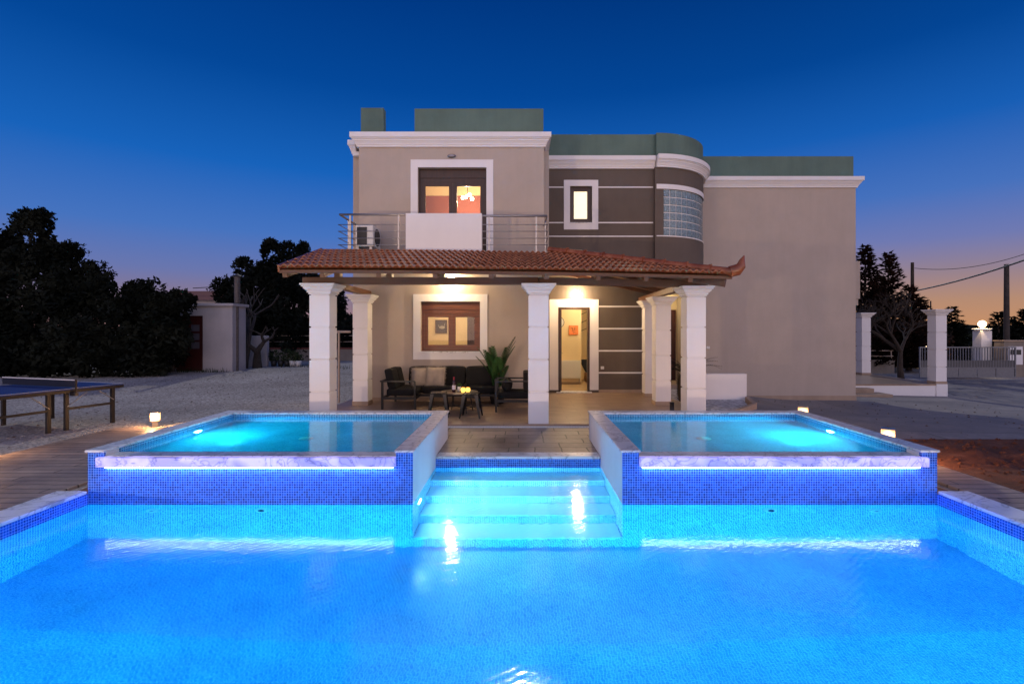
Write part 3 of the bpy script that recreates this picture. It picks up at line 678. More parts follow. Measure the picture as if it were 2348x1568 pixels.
# parapets
PTZ = 7.09
MB().box(x0h+.02, X(881, HB+.15), HB+.08, HB+.3, CT-.3, PTZ).build('parapet', GREEN, house)
MB().box(X(951, HB+.1), x1h-.01, HB+.08, HB+.3, CT-.3, PTZ-.02).build('parapet', GREEN, house)
MB().box(x0h+.04, x0h+.22, HB+.301, 17, CT-.3, PTZ-.35).build('parapet', GREEN, house)
MB().box(x1h-.22, x1h-.03, HB+.301, 16, CT-.3, PTZ-.03).build('parapet', GREEN, house)
MB().box(x1h-.02, TCX, MY+.05, MY+.25, CT-.3, PTZ-.03).build('parapet', GREEN, house)
arcwall(MB(), TR-.01, TR-.2, 0, 1.62, CT-.3, PTZ-.05, 36).build('parapet', GREEN, house)
MB().box(5.3, WX1-.03, WY+.06, WY+.26, CT-.3, PTZ).build('parapet', GREEN, house)
MB().box(WX1-.23, WX1-.04, WY+.27, 21.8, CT-.3, PTZ-.01).build('parapet', GREEN, house)
# rooms seen through the openings
def room(x0, x1, y0, y1, z0, z1, m, mf, name='room'):
    a = MB(); a.add([(x0, y0, z0), (x1, y0, z0), (x1, y1, z0), (x0, y1, z0), (x0, y0, z1), (x1, y0, z1), (x1, y1, z1), (x0, y1, z1)], [(4, 5, 6, 7), (1, 2, 6, 5), (2, 3, 7, 6), (3, 0, 4, 7)])
    o = a.build(name, m, house); MB().box(x0, x1, y0, y1, z0-.05, z0).build('room_floor', mf, o); return o
FLR = simple('room_floor_tile', (.55, .42, .28), .25, 0, .1)
rm = room(-3.6, .45, HB+.26, 14.6, PZ, 2.85, CREAM, FLR)
room(-3.6, .45, HB+.26, 14.1, 3.3, 5.9, CREAM, FLR, 'bedroom')
MB().box(-3.58, .43, 14.06, 14.09, 3.3, 5.50).build('red_wainscot', REDW, house)
MB().box(-3.59, -3.57, HB+.3, 14.06, 3.3, 5.50).build('red_wainscot', REDW, house)
room(.75, 3.3, MY+.23, 17.2, PZ+.004, 2.75, CREAM, FLR, 'hall')
MB().box(.76, X(1333, 15.6), 15.6, 15.75, PZ, 2.74).build('hall_partition', CREAM, house)
MB().box(.76, X(1333, 15.6)+.004, 15.585, 15.6, PZ, .13).build('hall_skirting', SKIRT, house)
# door in the living room's back wall, seen through the right pane
MB().box(X(1072, 14.6), X(1098, 14.6), 14.53, 14.59, PZ, 2.3).build('inner_door', FRAMED, house)
sr = MB()
for k in range(3): sr.bar((1.95, 17.17, 1.65+.28*k), (2.95, 17.17, 2.6+.28*k-.5), .02, .015)
sr.build('stair_rail', BLACKM, house)
MB().box(.9, 3.2, MY+.24, 13.9, 4.3, 5.9)  # no geometry
def globe(loc, r, m, name, label, cat, energy, col, cordz=None, soft=None):
    o = empty(name, loc, label, cat)
    MB().sphere(loc, r).build('bulb', m, o)
    if cordz: MB().tube([(loc[0], loc[1], loc[2]+r), (loc[0], loc[1], cordz)], .008, 6).build('cord', BLACKM, o)
    lamp(name+'_light', 'POINT', (loc[0], loc[1], loc[2]-r-.05), energy, col, .06)
    return o
# living room lamp hidden above the window line
globe((-1.7, 13.3, 2.62), .09, BULB, 'ceiling_lamp', 'round ceiling lamp inside the living room behind the lower window', 'ceiling lamp', 40, (1, .75, .45), 2.84)
globe((2.0, 14.7, 2.6), .09, BULB, 'ceiling_lamp', 'round ceiling lamp inside the entrance hall above the open door', 'ceiling lamp', 38, (1, .76, .45), 2.74)
# chandelier upstairs
ch = empty('chandelier', (X(1072, 13.2), 13.2, Z(455, 13.2)), 'small glowing chandelier seen through the upstairs balcony door', 'chandelier')
cl = ch.location
MB().tube([(cl.x, cl.y, cl.z+.1), (cl.x, cl.y, 5.9)], .01, 6).build('cord', BLACKM, ch)
for k in range(4):
    a = k*PI/2+.5; p = (cl.x+.13*math.cos(a), cl.y+.13*math.sin(a), cl.z+.03*(k % 2)*2)
    MB().sphere(p, .045).build('bulb', BULB, ch); MB().tube([(cl.x, cl.y, cl.z+.12), p], .007, 6).build('arm', STEEL, ch)
lamp('chandelier_light', 'POINT', (cl.x, cl.y, cl.z-.12), 60, (1, .72, .42), .1)

# windows and doors
def glazed(parent, x0, x1, z0, z1, y, panes, fm, box=None, frame=.06, glassm=GLASS):
    """frame with shutter box and two sashes"""
    f_ = MB(); f_.ring(x0+.002, x1-.002, z0+.002, z1-.002, y, y+.08, frame); o = f_.build('window_frame', fm, parent, bevel=.004)
    if box: MB().box(x0+.01, x1-.01, y-.012, y+.075, z1-box, z1-.01).build('shutter_box', fm, o, bevel=.006)
    return o
def sash(parent, x0, x1, z0, z1, y, t, fm, gm_=GLASS):
    o = MB().ring(x0, x1, z0, z1, y, y+.05, t).build('sash', fm, parent, bevel=.004)
    MB().box(x0+t-.004, x1-t+.004, y+.02, y+.028, z0+t-.004, z1-t+.004).build('pane', gm_, o)
# lower window
wy = HB+.09
MB().ring(X(947.8, HB), X(1117.6, HB), 1.04, 2.60, HB-.025, HB-.0005, .175, .185).build('window_surround', WHITE, house, bevel=.004)
wf = glazed(house, *W1, wy, 2, FRAMEW, .20)
lx0, lx1 = X(980.7, HB)+.0, X(1090, HB)
MB().box(W1[0]+.06, W1[1]-.06, wy+.002, wy+.07, 2.08+.05, 2.24).build('rail_panel', FRAMEW, wf, bevel=.004)
mid = (X(1026.7, HB)+X(1043.5, HB))/2
sash(wf, W1[0]+.062, mid-.001, 1.30, 2.135, wy+.01, .085, FRAMEW); sash(wf, mid+.001, W1[1]-.062, 1.30, 2.135, wy+.01, .085, FRAMEW)
MB().box(W1[0]-.02, W1[1]+.02, HB-.06, wy, W1[2]-.035, W1[2]).build('window_sill', MARBLE, house, bevel=.005)
# balcony door
MB().panel(-2.62, -.645, 3.3, 5.81, HB-.025, HB-.0005, [(-2.45, -.81, 3.29, 5.625)]).build('door_surround', WHITE, house, bevel=.004)
bf = glazed(house, *BD, HB+.12, 2, FRAMED, .22)
m_ = (BD[0]+BD[1])/2
zt = Z(423.6, HB+.1)
MB().box(BD[0]+.06, BD[1]-.06, HB+.125, HB+.17, zt+.06, 5.42).build('rail_panel', FRAMED, bf)
sash(bf, BD[0]+.062, m_-.001, 3.36, zt+.07, HB+.13, .095, FRAMED); sash(bf, m_+.001, BD[1]-.062, 3.36, zt+.07, HB+.13, .095, FRAMED)
# small window
MB().ring(1.18, 2.11, 4.46, 5.80, MY-.03, MY-.0005, .165, .185).build('window_surround', WHITE, house, bevel=.004)
sf = MB().ring(SW[0]+.001, SW[1]-.001, SW[2]+.001, SW[3]-.001, MY+.06, MY+.13, .05).build('window_frame', FRAMED, house, bevel=.004)
sash(sf, SW[0]+.052, SW[1]-.052, SW[2]+.052, SW[3]-.052, MY+.07, .065, FRAMED, FROST)
MB().box(SW[0]-.01, SW[1]+.01, MY-.05, MY+.05, SW[2]-.02, SW[2]).build('window_sill', MARBLE, house)
# open house door
MB().panel(.79, 2.12, .13, 2.57, MY-.022, MY-.0005, [(DR[0], DR[1], .12, DR[3])]).build('door_surround', WHITE, house, bevel=.004)
MB().panel(DR[0]+.001, DR[1]-.001, PZ, DR[3]-.001, MY-.03, MY+.14, [(DR[0]+.06, DR[1]-.06, PZ-.01, DR[3]-.06)]).build('door_frame', FRAMED, house, bevel=.004)
MB().box(DR[0]-.05, DR[1]+.05, MY-.12, MY+.2, PZ-.01, PZ+.022).build('door_threshold', MARBLE, house)
dl = MB().bar((DR[0]+.08, MY+.16, 1.2), (DR[0]+.05, MY+.98, 1.2), .045, 2.24).build('door_leaf', FRAMED, house)
MB().tube([(DR[0]+.10, MY+.85, 1.08), (DR[0]+.17, MY+.85, 1.08), (DR[0]+.17, MY+.74, 1.08)], .011, 8).build('door_handle', STEEL, dl)
MB().box(2.18, 2.27, MY-.02, MY, .68, .76).build('wall_socket', PLASTICW, house, bevel=.006)
MB().box(X(1619, WY), X(1627, WY), WY-.04, WY, Z(800, WY), Z(794, WY)).build('wall_socket', PLASTICW, house, bevel=.01)
# side balcony of the wing
MB().box(WX1, WX1+.37, WY+.35, 19, 2.72, 3.9).build('side_balcony', BEIGE, house)
MB().box(WX1, WX1+.33, WY+.38, 19, 2.52, 2.715).build('side_balcony_slab', BEIGE, house)
# balcony
BY = 10.9; bx0, bx1 = -3.94, .575
MB().box(bx0, bx1, BY, HB-.001, 3.12, 3.299).build('balcony_slab', BEIGE, house)
MB().box(X(930, BY), X(1105, BY), BY-.001, BY+.14, 3.30, Z(489, BY)).build('balcony_panel', WHITE, house, bevel=.012)
zr = Z(491, BY)
for sx_, xa, xb in ((bx0, X(930, BY)-.01, -1), (bx1, X(1105, BY)+.01, 1)):
    zz = zr-.03*(xb > 0)
    ro = MB().tube([(xa, BY+.05, zz), (sx_, BY+.05, zz), (sx_, HB-.02, zz)], .024, 10).build('railing', STEEL, house)
    for px in ((801.5, 913) if xb < 0 else (1121, 1229.7)): MB().box(X(px, BY)-.016, X(px, BY)+.016, BY+.03, BY+.07, 3.3, zz-.02).build('baluster', STEEL, ro)
    MB().box(sx_-.016, sx_+.016, HB-.5, HB-.46, 3.3, zz-.02).build('baluster', STEEL, ro)
    for py in (514.6, 530, 546, 561):
        z = Z(py, BY); MB().tube([(xa, BY+.03, z), (sx_+.03*xb, BY+.03, z), (sx_+.012*xb, BY+.06, z), (sx_+.012*xb, HB, z)], .009, 6).build('cable', STEEL, ro)
# bulkhead lamp above the balcony door
bl = empty('wall_lamp', (X(1036, HB), HB-.02, Z(359, HB)), 'unlit oval bulkhead lamp on the upper wall above the balcony door', 'wall lamp')
p = bl.location
MB().sphere((p.x, HB-.025, p.z), .1, 18, 10, .48, 1.05, .3).build('lamp_body', simple('grey_bulkhead', (.14, .12, .12), .6), bl)
MB().sphere((p.x, HB-.055, p.z), .065, 16, 8, .42, 1.1, .4).build('lamp_glass', simple('bulkhead_glass', (.35, .33, .34), .3), bl)
# air conditioner
ac = empty('air_conditioner', (X(845, 11.5), 11.55, 3.3), 'white air conditioner unit on the balcony floor behind the left railing', 'air conditioner')
ax = X(823, 11.5)
MB().box(ax, ax+.40, 11.25, 11.85, 3.62, 4.10).build('casing', PLASTICW, ac, bevel=.02)
MB().box(ax+.04, ax+.26, 11.235, 11.25, 3.66, 4.05).build('coil_grille', BLACKP, ac)
MB().tube([(ax+.401, 11.55, 3.86), (ax+.42, 11.55, 3.86)], [.2, .19], 20).build('fan_grille', BLACKP, ac)
MB().box(ax, ax+.06, 11.3, 11.8, 3.3, 3.62).build('foot', STEEL, ac); MB().box(ax+.3, ax+.36, 11.3, 11.8, 3.3, 3.62).build('foot', STEEL, ac)

# ------------------------------------------------------------------ porch roof
porch = empty('porch_roof', (0, 10, 2.6), 'red clay tiled porch roof on brown beams with an upturned corner tile', 'porch roof')
EY0, EY1, TY = 8.42, 8.85, 10.86
EXL, EXR = -4.05, 3.74; TXL = -4.28
EZ, EZR, TZ = 2.76, 2.70, 3.44
HX, HY, HZ = .62, 10.95, 3.47     # top of the hip
def roofpt(u, v):
    """u along the eave (0..1), v up the slope (0..1): left gable to the hip"""
    e = Vector((EXL+(EXR-EXL)*u, EY0+(EY1-EY0)*u**2, EZ+(EZR-EZ)*u**2))
    return e
def planez(x, y):
    u = (x-EXL)/(EXR-EXL); ye = EY0+(EY1-EY0)*max(0, u)**2; ze = EZ+(EZR-EZ)*max(0, u)**2
    return ze+(TZ-EZ)*(y-ye)/(TY-EY0)
NCOURSE = 7; pitch = .1175
tiles = MB(); up = Vector((0, -(TZ-EZ), TY-EY0)).normalized()
for k in range(NCOURSE):
    v0 = k/NCOURSE; v1 = (k+1.10)/NCOURSE if k < NCOURSE-1 else 1.0
    xl = EXL+(TXL-EXL)*v0
    # the hip clips each course on the right
    xr = EXR+(HX-EXR)*v0-.02*0
    nx = int((xr-xl)/pitch*8)+1
    rows = []
    for (vv, lift, on) in ((v0+.022, .0, .3), (v0, .030, 1), (v0, .048, 1), ((v0+v1)/2, .026, 1), (v1, .004, 1)):
        row = []
        for i in range(nx+1):
            x = xl+(xr-xl)*i/nx; ph = (x+k*.0)/pitch*2*PI
            u = max(0, (x-EXL)/(EXR-EXL)); ye = EY0+(EY1-EY0)*u**2
            y = ye+(TY-EY0)*vv*(1-(0)) ; z = planez(x, y)
            wv = (.5+.5*math.sin(ph)); wv = wv**.8
            hgt = .040*wv*on+lift
            jit = .004*math.sin(int(x/pitch)*12.9898+k*4.1)
            row.append((x, y+jit*2, z+hgt+.012+jit*.4))
        rows.append(row)
    vs = [p for r in rows for p in r]; m = nx+1
    fs = [(a*m+i, a*m+i+1, (a+1)*m+i+1, (a+1)*m+i) for a in range(4) for i in range(nx)]
    tiles.add(vs, fs, False)
tiles.build('tile_field', RTILE, porch)
# hip face behind the ridge (towards the wing) and the strip up to the wall
bk = MB(); bk.add([(EXR, EY1, EZR), (EXR+.05, 13.55, 2.74), (HX, 13.55, HZ), (HX, HY, HZ)], [(0, 1, 2, 3)]); bk.add([(HX, HY, HZ-.002), (HX, 13.55, HZ-.002), (.72, 13.55, HZ-.002), (.72, HY, HZ-.002)], [(0, 1, 2, 3)])
bk.build('tile_field', RTILE, porch)
# hip ridge tiles: overlapping barrels
rg = MB(); A = Vector((HX, HY, HZ+.03)); B = Vector((EXR, EY1-.02, EZR+.07)); nb = 9
for k in range(nb):
    a = A.lerp(B, k/nb); b = A.lerp(B, (k+1.12)/nb if k < nb-1 else 1)
    rg.tube([a, a.lerp(b, .85), b-(b-a)*.02, b], [.062, .072, .094, .094], 12)
rg.build('ridge_tiles', RTILE, porch)
fn = MB(); q = B
fn.tube([q+Vector((-.05, 0, 0)), q+Vector((.07, -.02, .03)), q+Vector((.135, -.03, .10)), q+Vector((.15, -.03, .19)), q+Vector((.19, -.03, .28))], [.10, .105, .08, .05, .008], 12)
fn.build('finial', RTILE, porch)
MB().bar((EXL-.015, EY0+.01, EZ+.02), (TXL-.015, TY, TZ+.02), .03, .12).build('bargeboard', RTILE, porch)
# soffit, fascia, rafters, beams
sf_ = MB(); ns = 24; top = []; 
for i in range(ns+1):
    u = i/ns; x = EXL+.03+(EXR-EXL-.06)*u; ye = EY0+(EY1-EY0)*u**2
    yt = TY if x < HX else HY+(EY1-HY)*((x-HX)/(EXR-HX))
    yt = max(yt, ye+.05)
    top.append(((x, ye+.02, planez(x, ye+.02)-.012), (x, yt, planez(x, yt)-.012)))
for i in range(ns):
    (a, b), (c, d) = top[i], top[i+1]
    def low(p): return (p[0], p[1], p[2]-.02)
    sf_.add([a, c, d, b, low(a), low(c), low(d), low(b)], [(0, 1, 2, 3), (7, 6, 5, 4), (0, 4, 5, 1), (2, 6, 7, 3)])
sf_.add([(EXR-.03, EY1+.05, EZR-.03), (EXR, 13.5, 2.70), (HX, 13.5, HZ-.04), (HX, HY, HZ-.04)], [(0, 1, 2, 3)])
sf_.build('soffit', PLANK, porch)
fa = MB()
for i in range(12):
    u0, u1 = i/12, (i+1)/12
    p0 = (EXL+(EXR-EXL)*u0, EY0+.02+(EY1-EY0)*u0**2, EZ+(EZR-EZ)*u0**2-.035); p1 = (EXL+(EXR-EXL)*u1, EY0+.02+(EY1-EY0)*u1**2, EZ+(EZR-EZ)*u1**2-.035)
    fa.bar(p0, p1, .03, .045)
fa.build('fascia', WOODX, porch)
beamz = 2.58
def rafter(x, ye, yt):
    a = Vector((x, ye+.05, planez(x, ye+.05)-.085)); b = Vector((x, yt, planez(x, yt)-.085))
    MB().bar(a, b, .08, .11).build('rafter', WOODY, porch)
for x in (-3.98, -3.35, -2.40, -1.45, -.50, .45, 1.35, 2.2, 3.0):
    u = (x-EXL)/(EXR-EXL); ye = EY0+(EY1-EY0)*u**2; yt = TY if x < HX else HY+(EY1-HY)*((x-HX)/(EXR-HX))
    rafter(x, ye, yt)
MB().bar((HX, HY, HZ-.14), (EXR-.08, EY1+.1, EZR-.12), .09, .14).build('hip_rafter', WOODX, porch)
for y in (10.4, 11.4, 12.4, 13.3):
    MB().bar((.75, y if y > 11 else 11.0, 3.36), (3.72, y, 2.66), .08, .11).build('rafter', WOODX, porch)
MB().bar((-3.98, 9.22, beamz+.065), (.33, 9.24, beamz+.065), .14, .13).build('beam', WOODX, porch, bevel=.006)
MB().bar((.335, 9.24, beamz+.065), (3.62, 9.78, beamz+.055), .14, .13).build('beam', WOODX, porch, bevel=.006)
MB().bar((3.30, 9.78, beamz+.045), (3.26, 13.55, beamz-.03), .14, .13).build('beam', WOODY, porch, bevel=.006)
MB().bar((-3.62, 9.32, beamz+.045), (-3.62, 11.95, beamz+.03), .14, .12).build('beam', WOODY, porch, bevel=.006)
for x in (-3.35, -2.40, -1.45, -.5, .45, 1.35, 2.2): MB().box(x-.05, x+.05, 9.16, 9.32, beamz+.13, planez(x, 9.24)-.12).build('block', WOODY, porch)
# porch lamps
pl = empty('porch_lamp', (X(1322, MY), MY-.1, Z(676, MY)), 'lit round wall lamp blazing above the open house door', 'wall lamp'); p = pl.location
MB().tube([(p.x, MY, p.z), (p.x, MY-.04, p.z)], [.06, .05], 16).build('lamp_base', PLASTICW, pl); MB().sphere((p.x, MY-.13, p.z), .10).build('lamp_globe', WARMBULB, pl)
lamp('porch_lamp_light', 'POINT', (p.x, MY-.45, p.z-.12), 42, (1, .70, .40), .08)
p2 = empty('porch_lamp', (-1.63, 11.9, 3.0), 'lit wall lamp over the lower window, mostly hidden by the porch beam', 'wall lamp'); p = p2.location
MB().tube([(p.x, HB, p.z-.05), (p.x, HB-.04, p.z-.05)], [.06, .05], 16).build('lamp_base', PLASTICW, p2); MB().sphere((p.x, HB-.13, p.z-.05), .09).build('lamp_globe', WARMBULB, p2)
lamp('porch_lamp_light', 'POINT', (p.x, HB-.5, p.z-.22), 30, (1, .70, .40), .08)
p3 = empty('entrance_lamp', (4.5, 16.2, 2.8), 'lit ceiling lamp in the side entrance behind the porch columns', 'ceiling lamp')
MB().sphere((4.5, 16.2, 2.76), .09, 14, 8, .5).build('lamp_glass', BULB, p3); lamp('entrance_light', 'POINT', (4.5, 16.2, 2.6), 14, (1, .85, .5), .08)

# ------------------------------------------------------------------ garden lamps
gl = empty('garden_lamp', (0, 0, 0), '', 'garden lamp', 'lit box lamps around the pools')
MB().box(-.045, .045, -.045, .045, 0, .10).build('stem', STEEL, gl, local=True)
MB().box(-.075, .075, -.075, .075, .10, .25).build('lamp_glass', WARM, gl, bevel=.02, local=True, seg=3)
MB().box(-.08, .08, -.08, .08, .251, .262).build('cap', STEEL, gl, local=True)
gl.location = (X(356, 9.25), 9.25, -.03); gl.rotation_euler = (0, 0, .6); gl['label'] = 'lit box lamp on the gravel edge, between table tennis table and left pool'
dup(gl, (4.86, 8.62, .17), 'lit box lamp behind the far corner of the right raised pool', rz=-.5)
dup(gl, (5.0, 6.82, .15), 'lit box lamp beside the red soil, halfway along the right raised pool', rz=-.6)
for (x, y, z) in ((X(356, 9.25)+.05, 9.08, .25), (-7.5, 6.85, .25), (5.05, 8.72, .22), (5.22, 6.82, .20)): lamp('garden_lamp_light', 'POINT', (x, y, z), 26, (1, .50, .20), .05)
dup(gl, (-7.55, 7.0, 0), 'lit box lamp on the left path edge, nearest the photographer, just out of frame')

# ------------------------------------------------------------------ patio furniture
def cushion(mb, x0, x1, y0, y1, z0, z1, puff=.03, n=8):
    """soft box: rounded edges and a slight crown, closed surface"""
    cx, cy_, cz = (x0+x1)/2, (y0+y1)/2, (z0+z1)/2; hx, hy, hz = (x1-x0)/2, (y1-y0)/2, (z1-z0)/2
    vs = []; fs = []; nn = 16; mm = 10
    for i in range(mm+1):
        t = PI*i/mm-PI/2
        for k in range(nn):
            a = 2*PI*(k+.5)/nn
            def se(c_, e): return math.copysign(abs(c_)**e, c_)
            e = .22; x = se(math.cos(t), e)*se(math.cos(a), e); y = se(math.cos(t), e)*se(math.sin(a), e); z = se(math.sin(t), e)
            vs.append((cx+hx*x, cy_+hy*y, cz+hz*z*(1+puff*2*(1-abs(x)**2)*(1-abs(y)**2))))
    for i in range(mm):
        for k in range(nn): fs.append((i*nn+k, i*nn+(k+1) % nn, (i+1)*nn+(k+1) % nn, (i+1)*nn+k))
    return mb.add(vs, fs, True)
sofa = empty('corner_sofa', (-1.8, 11.4, PZ), 'L-shaped outdoor sofa with black frame and charcoal cushions under the lower window', 'sofa')
f = MB(); z0 = PZ
for a, b in (((-2.95, 10.72), (-2.25, 10.72)), ((-2.95, 11.88), (-.55, 11.88)), ((-2.95, 10.72), (-2.95, 11.88)), ((-.55, 11.2), (-.55, 11.88)), ((-2.25, 11.2), (-.55, 11.2)), ((-2.25, 10.72), (-2.25, 11.2))):
    f.bar((*a, z0+.24), (*b, z0+.24), .04, .05)
f.build('frame', BLACKM, sofa)
for (x, y, h) in ((-2.95, 10.72, .60), (-2.25, 10.72, .26), (-2.95, 11.86, .60), (-1.5, 11.2, .24), (-.55, 11.2, .60), (-.55, 11.86, .60)):
    MB().box(x-.022, x+.022, y-.022, y+.022, z0, z0+h).build('leg', BLACKM, sofa)
MB().bar((-2.97, 10.70, z0+.6), (-2.97, 11.88, z0+.6), .05, .03).bar((-2.95, 10.70, z0+.6), (-2.25, 10.70, z0+.6), .045, .03).bar((-2.25, 10.70, z0+.26), (-2.25, 10.70, z0+.6), .035, .035).build('armrest', BLACKM, sofa)
MB().bar((-.53, 11.18, z0+.6), (-.53, 11.88, z0+.6), .05, .03).build('armrest', BLACKM, sofa)
cushion(MB(), -2.90, -2.24, 10.76, 11.82, z0+.27, z0+.42).build('seat_cushion', FABRIC, sofa)
cushion(MB(), -2.22, -1.40, 11.20, 11.84, z0+.27, z0+.42).build('seat_cushion', FABRIC, sofa); cushion(MB(), -1.39, -.58, 11.20, 11.84, z0+.27, z0+.42).build('seat_cushion', FABRIC, sofa)
def backc(x0, x1, y0, y1, lean, axis):
    mb = cushion(MB(), x0, x1, y0, y1, z0+.42, z0+.84)
    mb.v = [((x+lean*(z-z0-.42)) if axis == 'x' else x, (y+lean*(z-z0-.42)) if axis == 'y' else y, z) for x, y, z in mb.v]
    return mb
backc(-2.86, -2.68, 10.82, 11.28, -.22, 'x').build('back_cushion', FABRIC, sofa); backc(-2.86, -2.68, 11.29, 11.74, -.22, 'x').build('back_cushion', FABRIC, sofa)
for xa, xb in ((-2.60, -1.95), (-1.94, -1.28), (-1.27, -.60)): backc(xa, xb, 11.62, 11.80, .22, 'y').build('back_cushion', FABRIC, sofa)
def pillow(loc, rz, tilt, label, S=.44):
    o = empty('throw_pillow', loc, label, 'pillow', 'taupe pillows on the sofa', rz)
    mb = MB(); n = 10; vs = []; fs = []
    for sgn in (1, -1):
        for i in range(n+1):
            for j in range(n+1):
                u, v = i/n*2-1, j/n*2-1; th = .075*(max(0, (1-u**4))*max(0, (1-v**4)))**.6
                x = u*S/2*(1-.05*(1-v*v)*0-.06*(v*v)*0); z = v*S/2; pin = 1-.05*(1-abs(u))*(abs(v) > .99)
                y = sgn*th; vs.append((x, y*math.cos(tilt)-(z)*math.sin(tilt)*-1, z*math.cos(tilt)+y*-math.sin(tilt)+S/2))
    m = n+1
    for b in (0, m*m):
        for i in range(n):
            for j in range(n): q = (b+i*m+j, b+(i+1)*m+j, b+(i+1)*m+j+1, b+i*m+j+1); fs.append(q if b else tuple(reversed(q)))
    mb.add(vs, fs, True); mb.build('pillow_cover', PILLOW, o, local=True)
    fr = MB(); r_ = random.Random(3)
    for e in range(4):
        for k in range(26):
            t = -1+2*k/25; u, v = ((t, 1), (t, -1), (1, t), (-1, t))[e]; x = u*S/2; z = v*S/2; dx, dz = ((0, 1), (0, -1), (1, 0), (-1, 0))[e]
            a = Vector((x, z*math.sin(tilt), z*math.cos(tilt)+S/2)); l = .028
            b = a+Vector((dx*l+r_.uniform(-.01, .01), r_.uniform(-.008, .008), (dz*l+r_.uniform(-.01, .01))*math.cos(tilt))); fr.tube([a, b], .0045, 4, False)
    fr.build('fringe', FRINGE, o, local=True); return o
pillow((-2.28, 11.50, z0+.43), .15, .30, 'left taupe throw pillow with fringe, half behind the other one', .40)
pillow((-1.93, 11.42, z0+.43), -.10, .32, 'right taupe throw pillow with fringe, in front of the other one', .42)
# armchair
ach = empty('armchair', (-.12, 10.75, PZ), 'black framed outdoor armchair with charcoal cushions, partly behind the middle column', 'armchair')
f = MB()
for (x, y, h) in ((-.50, 10.35, .62), (.24, 10.35, .62), (-.50, 11.10, .62), (.24, 11.10, .62)): MB().box(x-.02, x+.02, y-.02, y+.02, z0, z0+h).build('leg', BLACKM, ach)
for y in (10.35, 11.10): MB().bar((-.52, y, z0+.635), (.26, y, z0+.635), .05, .03).build('armrest', BLACKM, ach)
for a, b in (((-.5, 10.35), (.24, 10.35)), ((-.5, 11.1), (.24, 11.1)), ((-.5, 10.35), (-.5, 11.1)), ((.24, 10.35), (.24, 11.1))): f.bar((*a, z0+.23), (*b, z0+.23), .035, .05)
f.build('frame', BLACKM, ach)
cushion(MB(), -.48, .20, 10.40, 11.06, z0+.26, z0+.41).build('seat_cushion', FABRIC, ach); cushion(MB(), .06, .24, 10.42, 11.04, z0+.41, z0+.82).build('back_cushion', FABRIC, ach)
MB().tube([(-.28, 10.46, z0+.53), (-.28, 10.50, z0+.53), (-.28, 10.98, z0+.53), (-.28, 11.02, z0+.53)], [.06, .115, .115, .06], 16).build('bolster', FABRIC, ach)
# round table
tb = empty('coffee_table', (-1.28, 10.45, PZ), 'round coffee table with black metal legs, holding wine and candles, in front of the sofa', 'coffee table')
p = tb.location
MB().lathe([(0, .385), (.39, .385), (.40, .39), (.40, .41), (.39, .415), (0, .415)], p, 40, False).build('tabletop', wood('table_top_wood', (.10, .07, .05), (.19, .14, .10), 'x', .35), tb)
for k in range(4):
    a = k*PI/2+.6; MB().tube([(p.x+.26*math.cos(a), p.y+.26*math.sin(a), PZ+.385), (p.x+.33*math.cos(a), p.y+.33*math.sin(a), PZ)], [.014, .012], 8).build('leg', BLACKM, tb)
MB().bar((p.x-.28*math.cos(.6), p.y-.28*math.sin(.6), PZ+.12), (p.x+.28*math.cos(.6), p.y+.28*math.sin(.6), PZ+.12), .02, .02).bar((p.x-.28*math.cos(.6+PI/2), p.y-.28*math.sin(.6+PI/2), PZ+.10), (p.x+.28*math.cos(.6+PI/2), p.y+.28*math.sin(.6+PI/2), PZ+.10), .02, .02).build('stretcher', BLACKM, tb)
TT = PZ+.415
bo = empty('wine_bottle', (X(1041, 10.4), 10.38, TT), 'dark red wine bottle with red foil neck and white label on the coffee table', 'bottle')
p = bo.location
MB().lathe([(0, 0), (.036, 0), (.038, .01), (.038, .17), (.034, .20), (.016, .235), (.0145, .27)], p, 18).build('bottle_glass', simple('wine_glass_dark', (.03, .008, .012), .08), bo)
MB().lathe([(.0155, .235), (.0155, .305), (.0165, .31), (0, .312)], p, 14).build('foil', simple('red_foil', (.30, .01, .03), .35), bo)
MB().lathe([(.0385, .05), (.0385, .14)], p, 18).build('label', simple('bottle_label', (.6, .55, .6), .7), bo)
pp = empty('potted_plant', (X(1052, 10.4), 10.46, TT), 'tiny green plant in a white pot beside the wine bottle', 'plant')
p = pp.location
MB().lathe([(0, 0), (.034, 0), (.045, .10), (.038, .10), (0, .09)], p, 16).build('pot', PLASTICW, pp)
lv = MB(); r_ = random.Random(8)
for k in range(70):
    a = r_.uniform(0, 2*PI); e = r_.uniform(.5, 1.45); l = r_.uniform(.05, .11); q = Vector((p.x, p.y, p.z+.095)); d = Vector((math.cos(a)*math.cos(e), math.sin(a)*math.cos(e), math.sin(e))); s_ = d.cross(Vector((0, 0, 1))).normalized()*.008
    lv.add([q, q+d*l*.6+s_, q+d*l, q+d*l*.6-s_], [(0, 1, 2, 3)])
lv.build('foliage', LEAFP, pp)
def candle(px, y, label):
    o = empty('candle_holder', (X(px, y), y, TT), label, 'candle holder', 'glowing glass candle holders on the coffee table'); p = o.location
    MB().lathe([(.028, 0), (.047, .03), (.050, .055), (.042, .085), (.030, .095)], p, 16).build('glass_bowl', CANDLE, o)
    MB().lathe([(0, .004), (.02, .004), (.02, .05), (0, .052)], p, 12).build('candle', emit('candle_flame', (1, .75, .3), 9) if 'candle_flame' not in MATS else MATS['candle_flame'], o)
candle(1062, 10.30, 'left golden candle holder on the coffee table, next to the little plant'); candle(1073, 10.32, 'right golden candle holder near the table edge')
